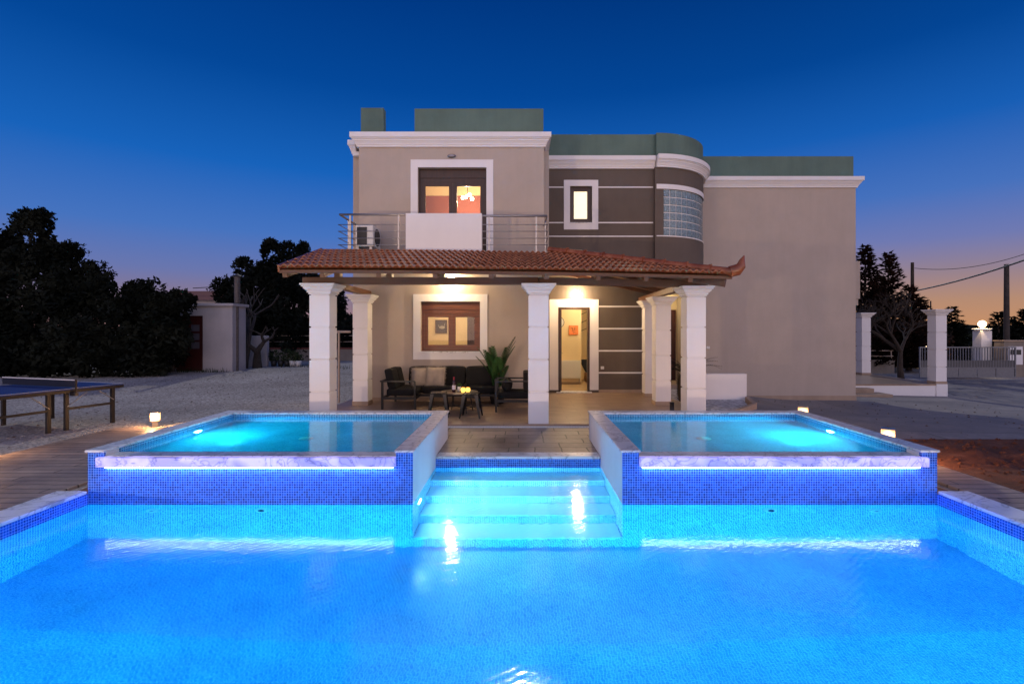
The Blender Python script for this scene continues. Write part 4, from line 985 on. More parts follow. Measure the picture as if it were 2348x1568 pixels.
# stools
def stool():
    r = empty('metal_stool', (0, 0, 0), '', 'stool', 'glossy black metal stools at the coffee table')
    b = MB(); b.box(-.155, .155, -.155, .155, .452, .47); b.build('seat', GLOSSB, r, bevel=.012, local=True, seg=3)
    a = MB().ring(-.15, .15, .385, .452, -.15, .15, .008); a = MB()
    for sx, sy in ((0, -1), (0, 1), (-1, 0), (1, 0)):
        if sx == 0: a.box(-.15, .15, sy*.150-.004, sy*.150+.004, .39, .452)
        else: a.box(sx*.150-.004, sx*.150+.004, -.146, .146, .39, .452)
    a.build('apron', GLOSSB, r, local=True)
    for sx in (-1, 1):
        for sy in (-1, 1):
            vs = []
            for (c, w_, z) in ((.150, .070, .45), (.172, .052, .25), (.205, .030, .0)):
                vs += [(sx*(c+.004), sy*(c+.004), z), (sx*(c+.004-w_), sy*(c+.004), z), (sx*(c-w_+.004), sy*(c-.006), z), (sx*(c-.006), sy*(c-.006), z), (sx*(c-.006), sy*(c+.004-w_), z), (sx*(c+.004), sy*(c+.004-w_), z)]
            fs = []
            for i in range(2):
                for j in range(6): fs.append((i*6+j, i*6+(j+1) % 6, (i+1)*6+(j+1) % 6, (i+1)*6+j))
            MB().add(vs, fs+[(0, 1, 2, 3, 4, 5), (17, 16, 15, 14, 13, 12)]).build('leg', GLOSSB, r, local=True)
    MB().bar((-.17, -.17, .19), (.17, .17, .19), .022, .006).bar((-.17, .17, .197), (.17, -.17, .197), .022, .006).build('cross_brace', GLOSSB, r, local=True)
    return r
st = stool(); st.location = (X(1006, 9.9), 9.9, PZ); st.rotation_euler = (0, 0, .08); st['label'] = 'black metal stool half hidden behind the left raised pool, left of its twin'
dup(st, (X(1080, 9.75), 9.78, PZ), 'black metal stool with its four splayed legs fully in view, before the candles', rz=-.05)

# fronds
def frond(mb, base, az, elev, length, droop, width, nl=16, leaf=.16, stem=None):
    pts = []; p = Vector(base); e = elev
    for i in range(nl+1):
        pts.append(p.copy()); d = Vector((math.cos(az)*math.cos(e), math.sin(az)*math.cos(e), math.sin(e))); p += d*length/nl; e -= droop/nl
    side = Vector((-math.sin(az), math.cos(az), 0))
    for i in range(2, nl):
        q = pts[i]; d = (pts[i+1]-pts[i]).normalized(); t = i/nl; l = leaf*math.sin(PI*min(1, t*.85+.12))**.6
        for s_ in (-1, 1):
            dd = (side*s_+d*.75-Vector((0, 0, .25))).normalized(); w_ = d*width
            mb.add([q-w_, q+w_, q+dd*l*.7+w_*.7, q+dd*l, q+dd*l*.7-w_*.7], [(0, 1, 2, 3, 4)])
    if stem is not None: stem.tube([pts[0], pts[nl//2], pts[-1]], [.008, .005, .002], 5, False)
kp = empty('potted_palm', (-.72, 11.62, PZ), 'leafy green palm standing behind the right end of the sofa', 'palm')
kp.location = (X(1140, 11.6), 11.62, PZ); p = kp.location
MB().lathe([(0, 0), (.15, 0), (.19, .32), (.17, .32), (0, .29)], p, 20).build('pot', BLACKP, kp)
lv = MB(); stm = MB(); r_ = random.Random(12)
for k in range(17):
    az = r_.uniform(0, 2*PI); az = az if math.sin(az) < .5 else -az
    frond(lv, (p.x, p.y, PZ+.3), az, r_.uniform(1.38, 1.56), r_.uniform(.6, 1.15), r_.uniform(.1, .7), .026, 20, r_.uniform(.15, .22), stm)
for az, e, l in ((-2.9, 1.42, 1.15), (-.3, 1.52, 1.35), (-.1, 1.50, 1.25), (3.2, 1.3, .95)): frond(lv, (p.x, p.y, PZ+.3), az, e, l, .6, .022, 22, .2, stm)
lv.build('fronds', LEAFP, kp); stm.build('stems', BARK, kp)
# sago palm bed
MB()
bed = MB().prism([(3.75, 10.15), (4.5, 10.6), (5.25, 11.5), (5.62, 12.75), (4.2, 15.3), (3.75, 13.5)], -.25, .0)
struct(bed.build('pebble_bed', PEBBLE))
kb = MB(); kpth = [(3.70, 10.10), (4.55, 10.5), (5.35, 11.45), (5.68, 12.55)]
for a, b in zip(kpth, kpth[1:]): kb.bar((*a, -.07), (*b, -.07), .10, .30)
tag(kb.build('planter_kerb', SKIRT, bevel=.006), 'curved stone kerb round the pebble bed of the sago palm', 'kerb')
lw = MB(); lw.box(4.30, 5.70, 12.62, 12.78, -.35, .64); tag(lw.build('low_wall', WHITE, bevel=.006), 'low white wall against the beige wing, right of the corner column', 'wall')
sg = empty('sago_palm', (3.98, 12.05, 0), 'dark sago palm with shaggy trunk growing between the right porch columns', 'palm'); p = sg.location
tk = MB(); tk.lathe([(0, 0), (.15, .0), (.20, .2), (.2, .45), (.16, .66), (0, .72)], p, 16)
for k in range(260):
    a = r_.uniform(0, 2*PI); z = r_.uniform(.03, .68); q = Vector((p.x+.18*math.cos(a), p.y+.18*math.sin(a), z)); d = Vector((math.cos(a), math.sin(a), .7)).normalized(); s_ = Vector((-math.sin(a), math.cos(a), 0))*.018
    tk.add([q-s_, q+s_, q+d*.085], [(0, 1, 2)])
tk.build('trunk', BARK, sg)
lv = MB()
for k in range(26): frond(lv, (p.x, p.y, .68), k*2.4, r_.uniform(.55, 1.35), r_.uniform(.65, .95), r_.uniform(.8, 1.7), .008, 22, .11)
lv.build('fronds', LEAFD, sg)
bd = empty('bollard', (3.10, 10.25, PZ), 'short black bollard on the patio behind the right raised pool', 'bollard'); p = bd.location
MB().lathe([(0, 0), (.06, 0), (.06, .012), (.045, .014), (.045, .20), (.05, .205), (.05, .22), (0, .225)], p, 16).build('post', BLACKP, bd)

# ------------------------------------------------------------------ inside the hall and living room
rd = empty('radiator', (X(1306, 15.5), 15.5, .2), 'white ribbed radiator under the orange picture in the lit hall', 'radiator'); rx0, rx1 = X(1278, 15.5), X(1331.5, 15.5)
b = MB(); b.box(rx0, rx1, 15.50, 15.55, .25, .80)
k = rx0+.01
while k < rx1-.03: b.box(k, k+.022, 15.485, 15.50, .27, .78); k += .038
b.build('panel', PLASTICW, rd); MB().tube([(rx1-.04, 15.52, .25), (rx1-.04, 15.52, .12), (rx1-.04, 15.6, .12)], .012, 8).build('valve_pipe', STEEL, rd)
ck = empty('wall_clock', (X(1281, 15.58), 15.58, Z(739, 15.58)), 'round white wall clock cut by the left door frame', 'clock'); p = ck.location
MB().tube([(p.x, 15.582, p.z), (p.x, 15.55, p.z)], .175, 32).build('clock_rim', simple('clock_rim_grey', (.16, .15, .15), .4), ck); MB().tube([(p.x, 15.549, p.z), (p.x, 15.545, p.z)], .155, 32).build('clock_face', PLASTICW, ck)
hd = MB().bar((p.x, 15.541, p.z), (p.x-.03, 15.541, p.z+.10), .012, .004).bar((p.x, 15.54, p.z), (p.x+.05, 15.54, p.z-.05), .012, .004)
for k in range(12): a = k*PI/6; hd.bar((p.x+.125*math.sin(a), 15.541, p.z+.125*math.cos(a)), (p.x+.145*math.sin(a), 15.541, p.z+.145*math.cos(a)), .010, .003)
hd.build('clock_hands', BLACKP, ck)
pc = empty('picture', (X(1315, 15.58), 15.58, Z(757, 15.58)), 'small square orange canvas with a few dark strokes on the hall wall', 'picture'); p = pc.location
MB().box(p.x-.145, p.x+.145, 15.56, 15.584, p.z-.145, p.z+.145).build('canvas', plaster('orange_canvas', (.85, .27, .10), .25, .7, .2, 9), pc)
sk = MB()
for q in (((-.05, .08), (-.03, .02), (-.04, -.04)), ((.03, .09), (.02, .0), (-.01, -.03), (.02, -.05)), ((-.02, -.08), (.03, -.075)), ((-.09, .05), (-.05, .07), (-.01, .04)), ((.03, .05), (.08, .06))):
    sk.tube([(p.x+a, 15.556, p.z+b) for a, b in q], .005, 5, False)
sk.build('strokes', BLACKP, pc)
bk_ = empty('basket_chair', (2.35, 16.3, PZ), 'wicker basket seat with dark cushion at the foot of the stairs in the hall', 'basket'); p = bk_.location
MB().lathe([(0, .02), (.24, .02), (.28, .12), (.27, .30), (.23, .32), (.2, .28), (0, .28)], p, 20).build('wicker_base', wood('wicker', (.16, .07, .03), (.4, .2, .09), 'x', .7), bk_)
mb = cushion(MB(), p.x-.3, p.x+.2, p.y-.05, p.y+.13, .32, .78); mb.v = [(x-(z-.32)*.5+.1, y, z) for x, y, z in mb.v]; mb.build('cushion', simple('navy_cushion', (.03, .035, .05), .9), bk_)
fp = empty('framed_picture', (X(1012, 14.58), 14.55, Z(748.5, 14.58)), 'dark framed relief picture on the living room wall behind the lower window', 'picture'); p = fp.location
MB().ring(p.x-.17, p.x+.17, p.z-.19, p.z+.19, 14.55, 14.585, .03).build('frame', FRAMED, fp); MB().box(p.x-.14, p.x+.14, 14.57, 14.583, p.z-.16, p.z+.16).build('backing', simple('slate_backing', (.05, .05, .055), .7), fp)
MB().sphere((p.x+.02, 14.565, p.z-.03), .085, 14, 8, .55, 1, .15).tube([(p.x-.06, 14.56, p.z-.02), (p.x-.09, 14.56, p.z+.04)], .008, 5).tube([(p.x+.08, 14.56, p.z), (p.x+.10, 14.56, p.z+.08)], .008, 5).build('relief', simple('silver_relief', (.4, .37, .33), .4), fp)

# ------------------------------------------------------------------ table tennis table
tt = empty('table_tennis_table', (-7.98, 8.95, g(-8, 9)), 'blue table tennis table with net and dark legs on the gravel', 'table tennis table', rz=-.29)
# local frame: y along the table, x across; the right long side is x=0, net at y=0
H_ = .74; TW = 1.80; A_, B_ = -1.20, .86
MB().box(-TW, 0, A_, B_, H_-.022, H_).build('tabletop', simple('blue_table_paint', (.012, .035, .16), .42), tt, local=True)
ln = MB(); ln.box(-TW, 0, A_, A_+.02, H_+.0005, H_+.002); ln.box(-TW, 0, B_-.02, B_, H_+.0005, H_+.002); ln.box(-.02, -.001, A_+.02, B_-.02, H_+.0005, H_+.002); ln.build('line_marking', WHITE, tt, local=True)
MB().box(-.012, .012, A_, B_, H_-.075, H_-.023).box(-TW, TW*0-.012, B_-.012, B_+.004, H_-.075, H_-.023).build('apron', simple('dark_brown_steel', (.007, .004, .0035), .55), tt, local=True)
BS = MATS['dark_brown_steel']
for (x, y) in ((-.06, B_-.16), (-.06, .10-.17), (-.06, -.17-.17), (-.06, A_+.16), (-TW+.06, B_-.16), (-TW+.06, -.07), (-TW+.06, -.34)):
    MB().box(x-.028, x+.028, y-.028, y+.028, 0, H_-.075).build('leg', BS, tt, local=True)
MB().bar((-.06, -.07, .38), (-.06, B_-.16, .38), .03, .04).build('cross_bar', BS, tt, local=True); MB().bar((-.06, -.34, .38), (-.06, A_+.16, .38), .03, .04).build('cross_bar', BS, tt, local=True)
for a, b in (((-.03, -.07, .42), (-.03, .24, H_-.09)), ((-.03, -.34, .42), (-.03, -.60, H_-.09)), ((-.03, B_-.16, .45), (-.03, B_-.42, H_-.09))): MB().tube([a, b], .009, 8).build('brace', STEEL, tt, local=True)
MB().box(-TW-.1, .08, -.004, .004, H_+.02, H_+.14).build('net', simple('dark_net', (.008, .012, .03), .9), tt, local=True)
MB().box(-TW-.1, .08, -.008, .008, H_+.14, H_+.155).build('net_tape', WHITE, tt, local=True)
MB().box(.06, .085, -.012, .012, H_-.12, H_+.16).build('net_post', BS, tt, local=True); MB().box(-.04, .09, -.03, .03, H_-.13, H_-.08).build('net_clamp', BLACKP, tt, local=True)

# ------------------------------------------------------------------ left background
hut = empty('garden_shed', (-11.9, 19.5, .2), 'small flat-roofed white shed with a brown glazed door beyond the gravel', 'shed'); HY_ = 18.5
hx0, hx1, hzt = -13.6, X(533, HY_), 2.62; WSH = plaster('shed_white', (.42, .40, .41), .08)
MB().panel(hx0, hx1, -.1, hzt, HY_, HY_+.18, [(X(402, HY_), X(465, HY_), .22, Z(724, HY_))]).box(hx1-.18, hx1-.001, HY_+.181, 19.4, -.1, hzt).box(hx0, hx0+.18, HY_+.181, 19.4, -.1, hzt).build('wall', WSH, hut)
MB().box(hx0-.1, hx1+.08, HY_-.1, 19.5, hzt+.001, hzt+.10).build('roof', WSH, hut, bevel=.01)
d0, d1 = X(402, HY_), X(465, HY_); dz1 = Z(724, HY_)
dd = MB().panel(d0, d1, .22, dz1, HY_+.05, HY_+.10, [(d0+.12+.42*i, d0+.12+.42*i+.32, 1.05+.32*j, 1.05+.32*j+.25) for i in range(2) for j in range(3)]).build('door', REDDOOR, hut)
for i in range(2):
    for j in range(3): MB().box(d0+.115+.42*i, d0+.445+.42*i, HY_+.07, HY_+.08, 1.045+.32*j, 1.305+.32*j).build('door_pane', simple('dull_pane', (.10, .10, .13), .3) if 'dull_pane' not in MATS else MATS['dull_pane'], dd)
MB().box(d0-.05, d1+.05, HY_-.05, HY_+.05, .15, .22).build('door_step', WSH, hut)
BS2 = simple('dull_flue_metal', (.10, .085, .08), .6, .2, .3)
cp = empty('flue_pipe', (X(533, 18.7)+.12, 18.8, .2), 'tall metal flue pipe rising beside the right corner of the white shed', 'pipe'); p = cp.location
MB().tube([(p.x, p.y, .1), (p.x, p.y, 3.55)], .055, 10).tube([(p.x, p.y, 2.75), (p.x, p.y, 3.72)], .10, 12).build('pipe', BS2, cp); MB().lathe([(.13, 3.76-.2), (.13, 3.58-.2+.2)], (p.x, p.y, .15), 12).lathe([(0, 3.86), (.16, 3.76)], (p.x, p.y, 0), 12).build('pipe_cap', BS2, cp)
fh = empty('far_house', (-23, 36, .2), 'low house with a faded red tiled roof behind the shed', 'house')
MB().box(-27, -20.9, 36, 42, 0, 3.9).build('wall', WSH, fh); MB().add([(-27.4, 35.6, 3.85), (-20.5, 35.6, 3.85), (-20.9, 39, 4.75), (-27, 39, 4.75), (-27.4, 42.4, 3.85), (-20.5, 42.4, 3.85)], [(0, 1, 2, 3), (3, 2, 5, 4), (1, 5, 2), (0, 3, 4)]).build('roof', TILEF, fh)
MB().tube([(-22.3, 38, 4.5), (-22.3, 38, 5.5), (-22.1, 38, 5.5)], .03, 6).tube([(-24.8, 38, 4.9), (-22.9, 38, 5.0)], .03, 6).build('aerial', BLACKM, fh)
gw_ = MB().box(X(541, 21), X(612, 21), 21, 21.2, 0, 1.50); tag(gw_.build('garden_wall', WSH, bevel=.02), 'short white rendered wall behind the bare fig trees', 'wall')
bw = empty('boundary_wall', (-9, 25, 0), 'long low boundary wall with a pipe rail behind the porch, left side', 'wall')
MB().box(-13.6, -5.2, 25, 25.2, -.1, .78).build('wall', STONE, bw); MB().box(-13.6, -5.2, 24.97, 25.23, .781, .86).build('coping', plaster('red_coping', (.16, .05, .04), .2), bw)
for z in (1.15, 1.45): MB().tube([(-13.6, 25.1, z), (-5.2, 25.1, z)], .02, 6).build('rail', BEIGEM, bw)
for k in range(5): MB().tube([(-13.5+2.05*k, 25.1, .86), (-13.5+2.05*k, 25.1, 1.48)], .025, 6).build('post', BEIGEM, bw)
mp = empty('clothes_post', (-4.43, 12.25, 0), 'thin beige metal post with a crossbar, left of the porch columns', 'post')
MB().tube([(-4.43, 12.25, -.05), (-4.43, 12.25, 1.68)], .026, 8).build('post', BEIGEM, mp); MB().tube([(-4.75, 12.25, 1.70), (-4.145, 12.25, 1.70)], .03, 8).build('crossbar', BEIGEM, mp)
# bare trees
def bare_tree(name, base, h, r, seed, label, cat, m, group=None, levels=4, spread=.55, nb=3, lean=(0, 0)):
    o = empty(name, base, label, cat, group); R_ = random.Random(seed); tr = MB(); br = MB()
    def grow(p, d, l, rad, lev):
        n = 4; pts = [p]; q = p.copy(); dd = d.copy()
        for i in range(n):
            dd = (dd+Vector((R_.uniform(-1, 1), R_.uniform(-1, 1), R_.uniform(-.3, .6)))*.16).normalized(); q = q+dd*l/n; pts.append(q.copy())
        (tr if lev == levels else br).tube(pts, [rad*(1-.4*i/n) for i in range(n+1)], 7 if lev > 1 else 4, False)
        if lev > 0:
            for k in range(nb+(R_.random() < .5)):
                a = R_.uniform(0, 2*PI); t = spread*R_.uniform(.6, 1.5); ax = Vector((math.cos(a), math.sin(a), R_.uniform(-.1, .3)))
                nd = (dd*math.cos(t)+ax*math.sin(t)).normalized(); j = R_.choice((n, n, n-1)) if k else n
                grow(pts[j], nd, l*R_.uniform(.6, .85), rad*.58, lev-1)
    grow(Vector(base), Vector((lean[0], lean[1], 1)).normalized(), h, r, levels)
    tr.build('trunk', m, o); br.build('branches', m, o); return o
bare_tree('fig_tree', (X(561, 20), 20, .15), 1.5, .13, 5, 'pale bare tree with a straight trunk right beside the shed', 'tree', BARKP, 'bare pale trees beside the shed', 3, .6, 2)
bare_tree('fig_tree', (X(590, 20.3), 20.3, .15), .75, .20, 9, 'pale bare tree forking low into crooked limbs, right of the straight one', 'tree', BARKP, 'bare pale trees beside the shed', 4, .75, 2)
bare_tree('almond_tree', (X(2068, 21.3), 21.3, g(15, 21)), 1.35, .14, 21, 'leafless spreading tree between the two terrace columns', 'tree', BARK, None, 5, .62, 3)

# foliage
def leaf_cloud(mb, clumps, dens, size, R_):
    for (x, y, z, r, sz) in clumps:
        n = int(dens*r*r)
        for k in range(n):
            while True:
                a = Vector((R_.uniform(-1, 1), R_.uniform(-1, 1), R_.uniform(-1, 1)))
                if a.length <= 1: break
            a = a.normalized()*(a.length**.45); a *= 1+R_.uniform(-.12, .18)
            c = Vector((x+a.x*r, y+a.y*r, z+a.z*r*sz))
            d = Vector((R_.gauss(0, 1), R_.gauss(0, 1), R_.gauss(0, 1))).normalized(); e = d.orthogonal().normalized()
            l = size*R_.uniform(.6, 1.5); w_ = l*.42
            mb.add([c-d*l, c+e*w_, c+d*l, c-e*w_], [(0, 1, 2, 3)])
def tree(name, base, clumps, label, cat, m, seed, size=.09, dens=900, group=None, trunk=.18):
    o = empty(name, base, label, cat, group); R_ = random.Random(seed); mb = MB()
    sub = []
    for (x, y, z, r, sz) in clumps:
        sub.append((x, y, z, r*.8, sz))
        for k in range(9):
            a = R_.uniform(0, 2*PI); t = R_.uniform(-.6, 1.3); rr_ = r*R_.uniform(.25, .5)
            sub.append((x+r*.8*math.cos(a)*math.cos(t), y+r*.8*math.sin(a)*math.cos(t), z+r*.85*sz*math.sin(t), rr_, R_.uniform(.8, 1.3)))
    for (x, y, z, r, sz) in clumps:      # loose twig tips breaking the outline
        for k in range(26):
            a = R_.uniform(0, 2*PI); t = R_.uniform(.0, 1.5); d = Vector((math.cos(a)*math.cos(t), math.sin(a)*math.cos(t), math.sin(t)+.25)).normalized()
            q = Vector((x, y, z))+Vector((d.x, d.y, d.z*sz))*r*R_.uniform(.85, 1.0); l = r*R_.uniform(.2, .5)
            for j in range(14):
                f_ = j/14; c = q+d*l*f_+Vector([R_.gauss(0, .05*(1.3-f_)) for _ in range(3)]); e = Vector([R_.gauss(0, 1) for _ in range(3)]).normalized(); g_ = e.orthogonal().normalized(); ss = size*.55
                mb.add([c-e*ss, c+g_*ss*.4, c+e*ss, c-g_*ss*.4], [(0, 1, 2, 3)])
    leaf_cloud(mb, sub, dens, size, R_); mb.build('crown', m, o)
    tk = MB(); b = Vector(base)
    for (x, y, z, r, sz) in clumps[:6]: tk.tube([b, b.lerp(Vector((x, y, z)), .45)+Vector((0, 0, .2)), Vector((x, y, z))], [trunk, trunk*.6, trunk*.25], 7, False)
    tk.build('trunk', BARK, o); return o
def cl_(px, py, Y, rpx, sz=1.0): return (X(px, Y), Y, Z(py, Y), rpx/F*Y, sz)
tree('broadleaf_tree', (X(60, 18.5), 18.5, .1), [cl_(70, 545, 18.5, 42, 1.25), cl_(10, 590, 18.3, 50), cl_(130, 610, 18.6, 44), cl_(60, 680, 18, 85), cl_(-60, 620, 18, 80), cl_(175, 660, 18.3, 50), cl_(60, 515, 18.6, 24, 1.3), cl_(100, 505, 18.6, 20), cl_(165, 590, 18.5, 28), cl_(215, 640, 18.4, 34), cl_(120, 750, 17.6, 80), cl_(60, 830, 17.2, 60), cl_(-40, 830, 17.2, 60), cl_(140, 835, 17.0, 50), cl_(0, 790, 17.5, 80), cl_(-110, 740, 17.5, 110)], 'tall dark bushy tree at the left edge of the picture, higher than its neighbour', 'tree', LEAFD, 31, .10, 1000)
tree('shrub', (X(340, 17.6), 17.6, .1), [cl_(215, 690, 17.8, 45), cl_(330, 712, 17.6, 58, .9), cl_(385, 730, 17.4, 50), cl_(265, 770, 17.3, 75), cl_(355, 790, 17.2, 58), cl_(180, 800, 17, 62), cl_(300, 830, 16.9, 45), cl_(220, 835, 16.9, 45), cl_(345, 835, 16.9, 34), cl_(395, 780, 17.2, 38), cl_(410, 700, 17.3, 30)], 'dark rounded bush overhanging the left side of the white shed', 'shrub', LEAFD, 32, .10, 1100)
tree('holm_oak', (X(620, 25.8), 25.8, .1), [cl_(625, 590, 26, 22, 1.9), cl_(660, 590, 26, 18, 2), cl_(695, 590, 26.4, 17, 2.0), cl_(560, 625, 26, 22, 1.4), cl_(640, 640, 26, 42, 1.4), cl_(590, 660, 26, 42, 1.2), cl_(685, 640, 26.4, 40, 1.5), cl_(760, 700, 26, 40), cl_(640, 810, 25.8, 45), cl_(720, 810, 25.8, 45), cl_(570, 810, 25.8, 40), cl_(790, 790, 25.8, 40), cl_(520, 680, 26, 32, 1.2), cl_(560, 700, 25.8, 50), cl_(650, 700, 25.8, 60), cl_(720, 680, 26.2, 48), cl_(600, 770, 25.8, 60), cl_(690, 770, 25.8, 60), cl_(745, 745, 26, 36), cl_(550, 770, 25.8, 45)], 'large black-looking evergreen tree between the shed and the porch', 'tree', LEAFD, 33, .12, 900)
tree('evergreen_shrub', (X(790, 34), 34, .1), [cl_(770, 745, 34, 26), cl_(800, 750, 34, 26), cl_(830, 760, 34, 26), cl_(785, 790, 34, 40)], 'distant dark shrub seen between the two left porch columns', 'shrub', LEAFD, 34, .14, 260)
def conifer(base, h, r, seed, label, m=LEAFC):
    o = empty('conifer', base, label, 'conifer', 'dark conifers beyond the right terrace'); R_ = random.Random(seed); mb = MB(); b = Vector(base)
    MB().tube([b, b+Vector((0, 0, h))], [.16, .02], 7, False).build('trunk', BARK, o)
    nl = int(h*7.5)
    for i in range(nl):
        t = i/nl; z = .25+h*t*.99; rad = r*(1-t)**.75*R_.uniform(.7, 1.15)+.08
        for k in range(9):
            a = R_.uniform(0, 2*PI); L_ = rad*R_.uniform(.75, 1.15); n = max(2, int(L_/.16))
            for j in range(n):
                f_ = (j+1)/n; c = b+Vector((math.cos(a)*L_*f_, math.sin(a)*L_*f_, z-.10*f_+.28*f_*f_+R_.uniform(-.05, .05)))
                for q in range(5):
                    d = Vector((math.cos(a+R_.uniform(-1, 1)), math.sin(a+R_.uniform(-1, 1)), R_.uniform(-.3, .7))).normalized()*R_.uniform(.12, .26); e = d.cross(Vector((R_.uniform(-1, 1), R_.uniform(-1, 1), 1))).normalized()*.06
                    mb.add([c-d*.4, c+e, c+d, c-e], [(0, 1, 2, 3)])
    mb.build('crown', m, o); return o
gy = -.45
for (px, py, Y, r, sd_, lb) in ((1984, 576, 27, 1.35, 1, 'tallest dark conifer, rising right behind the side balcony'), (2037, 592, 27.5, 1.45, 2, 'pointed dark conifer, second from the house'), (2084, 668, 26.8, 1.3, 3, 'lower reddish conifer in front of the thin power pole'), (2112, 695, 29, 1.1, 4, 'small conifer just left of the tall terrace column'),
    (2012, 660, 30, 1.6, 5, 'conifer filling the gap between the two tallest ones'), (2182, 715, 33, 1.2, 6, 'small conifer just right of the tall terrace column'), (2200, 752, 35, 1.2, 7, 'lowest conifer, right of the tall terrace column'), (2290, 727, 33, 1.3, 8, 'bushy conifer left of the wooden power pole'), (2322, 738, 34, 1.2, 9, 'conifer right of the wooden power pole'), (2352, 720, 33, 1.3, 10, 'conifer at the right edge of the picture')):
    conifer((X(px, Y), Y, gy), Z(py, Y)-gy, r, sd_, lb, LEAFC if px < 2150 else LEAFD)
hg = tree('hedge', (X(2210, 38), 38, gy), [cl_(px_, 800+4*(k_ % 2), 38, 30) for k_, px_ in enumerate(range(2140, 2400, 26))], 'dense dark green hedge beyond the gate', 'hedge', LEAFG, 36, .16, 160)
tree('hedge', (X(2050, 31), 31, gy), [cl_(px_, 790+6*(k_ % 2), 31, 40) for k_, px_ in enumerate(range(1975, 2150, 32))], 'dark brown hedge under the conifers behind the bare tree', 'hedge', LEAFC, 37, .13, 240)
# ground-cover pots by the wall
pot0 = None
for k, (px, py, s_, lb) in enumerate(((628, 838, 1, 'dark pot nearest the bare fig trees'), (644, 838, .9, 'second small dark pot in the row by the wall'), (658, 837, 1.1, 'bushiest potted plant in the row by the wall'), (671, 838, 1, 'pale pot with an upright plant in the row by the wall'), (684, 838, .9, 'pale pot at the right end of the row by the wall'))):
    Y = 21.2; base = (X(px, Y), Y, g(X(px, Y), Y))
    o = empty('potted_plant', base, lb, 'potted plant', 'flower pots along the far wall')
    MB().lathe([(0, 0), (.10, 0), (.14, .24), (.12, .24), (0, .22)], base, 12).build('pot', BLACKP if k < 3 else PLASTICW, o)
    lv = MB(); leaf_cloud(lv, [(base[0], base[1], base[2]+.42*s_, .22*s_, 1.1)], 2600, .05, random.Random(50+k)); lv.build('foliage', LEAFG, o)

# ------------------------------------------------------------------ right terrace and street side
tr = empty('side_terrace', (13, 18, -.3), 'raised tiled terrace with white edging right of the beige wing', 'terrace')
TZ_ = -.09
MB().prism([(10.32, 17.02), (14.46, 17.02), (14.46, 20.9), (10.32, 20.9)], -.7, TZ_-.05).build('base', WHITE, tr); MB().prism([(10.31, 17.0), (14.47, 17.0), (14.47, 20.95), (10.31, 20.95)], TZ_-.05, TZ_).build('floor', PATIO, tr, bevel=.006)
for k in range(2):
    MB().box(10.32, 12.15-(.0 if k == 0 else .38)+.0, 16.35+.33*k, 17.019, -.7, -.36+.155*k).build('step', SKIRT, tr, bevel=.006)
c = dup(c1, (14.29, 17.2, TZ_-.0), 'white column on the near corner of the side terrace', scale=(1, 1, 1)); c['group'] = 'white square terrace columns'
MB().box(14.29-.19, 14.29+.19, 16.99, 17.4, -.7, TZ_-.0).build('pier', WHITE, tr)
c = dup(c1, (14.09, 20.6, TZ_), 'white column at the back of the side terrace, next to the house wall', scale=(1, 1, 1)); c['group'] = 'white square terrace columns'
bw = empty('street_wall', (17, 26, 0), 'low rendered street wall with a double pipe rail behind the bare tree', 'wall')
MB().box(12.5, 19.4, 26, 26.2, -.8, .12).build('wall', STONE, bw); MB().box(12.5, 19.4, 25.96, 26.24, .121, .18).build('coping', STONE, bw)
for z in (.38, .66): MB().tube([(12.5, 26.1, z), (19.4, 26.1, z)], .025, 6).build('rail', BEIGEM, bw)
for x in (14.9, 17.4, 19.3): MB().tube([(x, 26.1, .18), (x, 26.1, .68)], .03, 6).build('post', BEIGEM, bw)
gt = empty('sliding_gate', (20.5, 23, gy), 'grey metal sliding gate with vertical bars over solid lower panels', 'gate'); gx0, gx1 = 18.3, X(2329, 23); gz1 = Z(795, 23)
MB().box(gx0, gx1, 22.97, 23.03, gz1-.05, gz1).box(gx0, gx1, 22.97, 23.03, gy+.43, gy+.48).box(gx0, gx1, 22.97, 23.03, gy+.02, gy+.07).box(gx1-.05, gx1, 22.975, 23.025, gy+.07, gz1-.05).box(gx0, gx0+.05, 22.975, 23.025, gy+.07, gz1-.05).build('gate_frame', GREYM, gt)
x = gx0+.12
bars = []
while x < gx1-.08: MB().box(x, x+.022, 22.985, 23.015, gy+.48, gz1-.05).build('bar', GREYM, gt); x += .125
for k in range(5):
    a = gx0+.06+(gx1-gx0-.12)*k/5; MB().box(a+.02, a+(gx1-gx0-.12)/5-.02, 22.99, 23.01, gy+.07, gy+.43).build('panel', GREYM, gt)
MB().box(gx0+.06, gx1-.06, 22.992, 23.008, gy+.48, gy+.80).build('mesh_panel', simple('dark_panel', (.08, .08, .085), .6), gt)
gp = empty('gate_pillar', (X(2252, 25), 25, gy), 'white gate pillar carrying a lit globe lamp', 'gate pillar'); p = gp.location; pz = Z(753, 25)
MB().box(p.x-.26, p.x+.26, 24.75, 25.25, gy, pz-.12).build('shaft', WHITE, gp, bevel=.01); MB().lathe([(.36, -.12), (.44, -.06), (.52, -.04), (.52, 0), (0, .01)], (p.x, 25, pz), 4, False).build('capital', WHITE, gp)
lg = empty('globe_lamp', (p.x-.02, 25, pz), 'lit white globe lamp on top of the gate pillar', 'lamp')
MB().lathe([(.06, 0), (.05, .06), (.08, .08)], (p.x, 25, pz), 12).build('lamp_base', PLASTICW, lg); MB().sphere((p.x, 25, pz+.22), .17).build('globe', GLOBE, lg)
lamp('globe_lamp_light', 'POINT', (p.x-.35, 24.65, pz+.2), 30, (1, .68, .36), .15)
mw = empty('meter_wall', (24.3, 24, gy), 'beige stone pillar wall with two white meter cabinets at the right edge', 'wall')
mx0 = X(2302, 24)
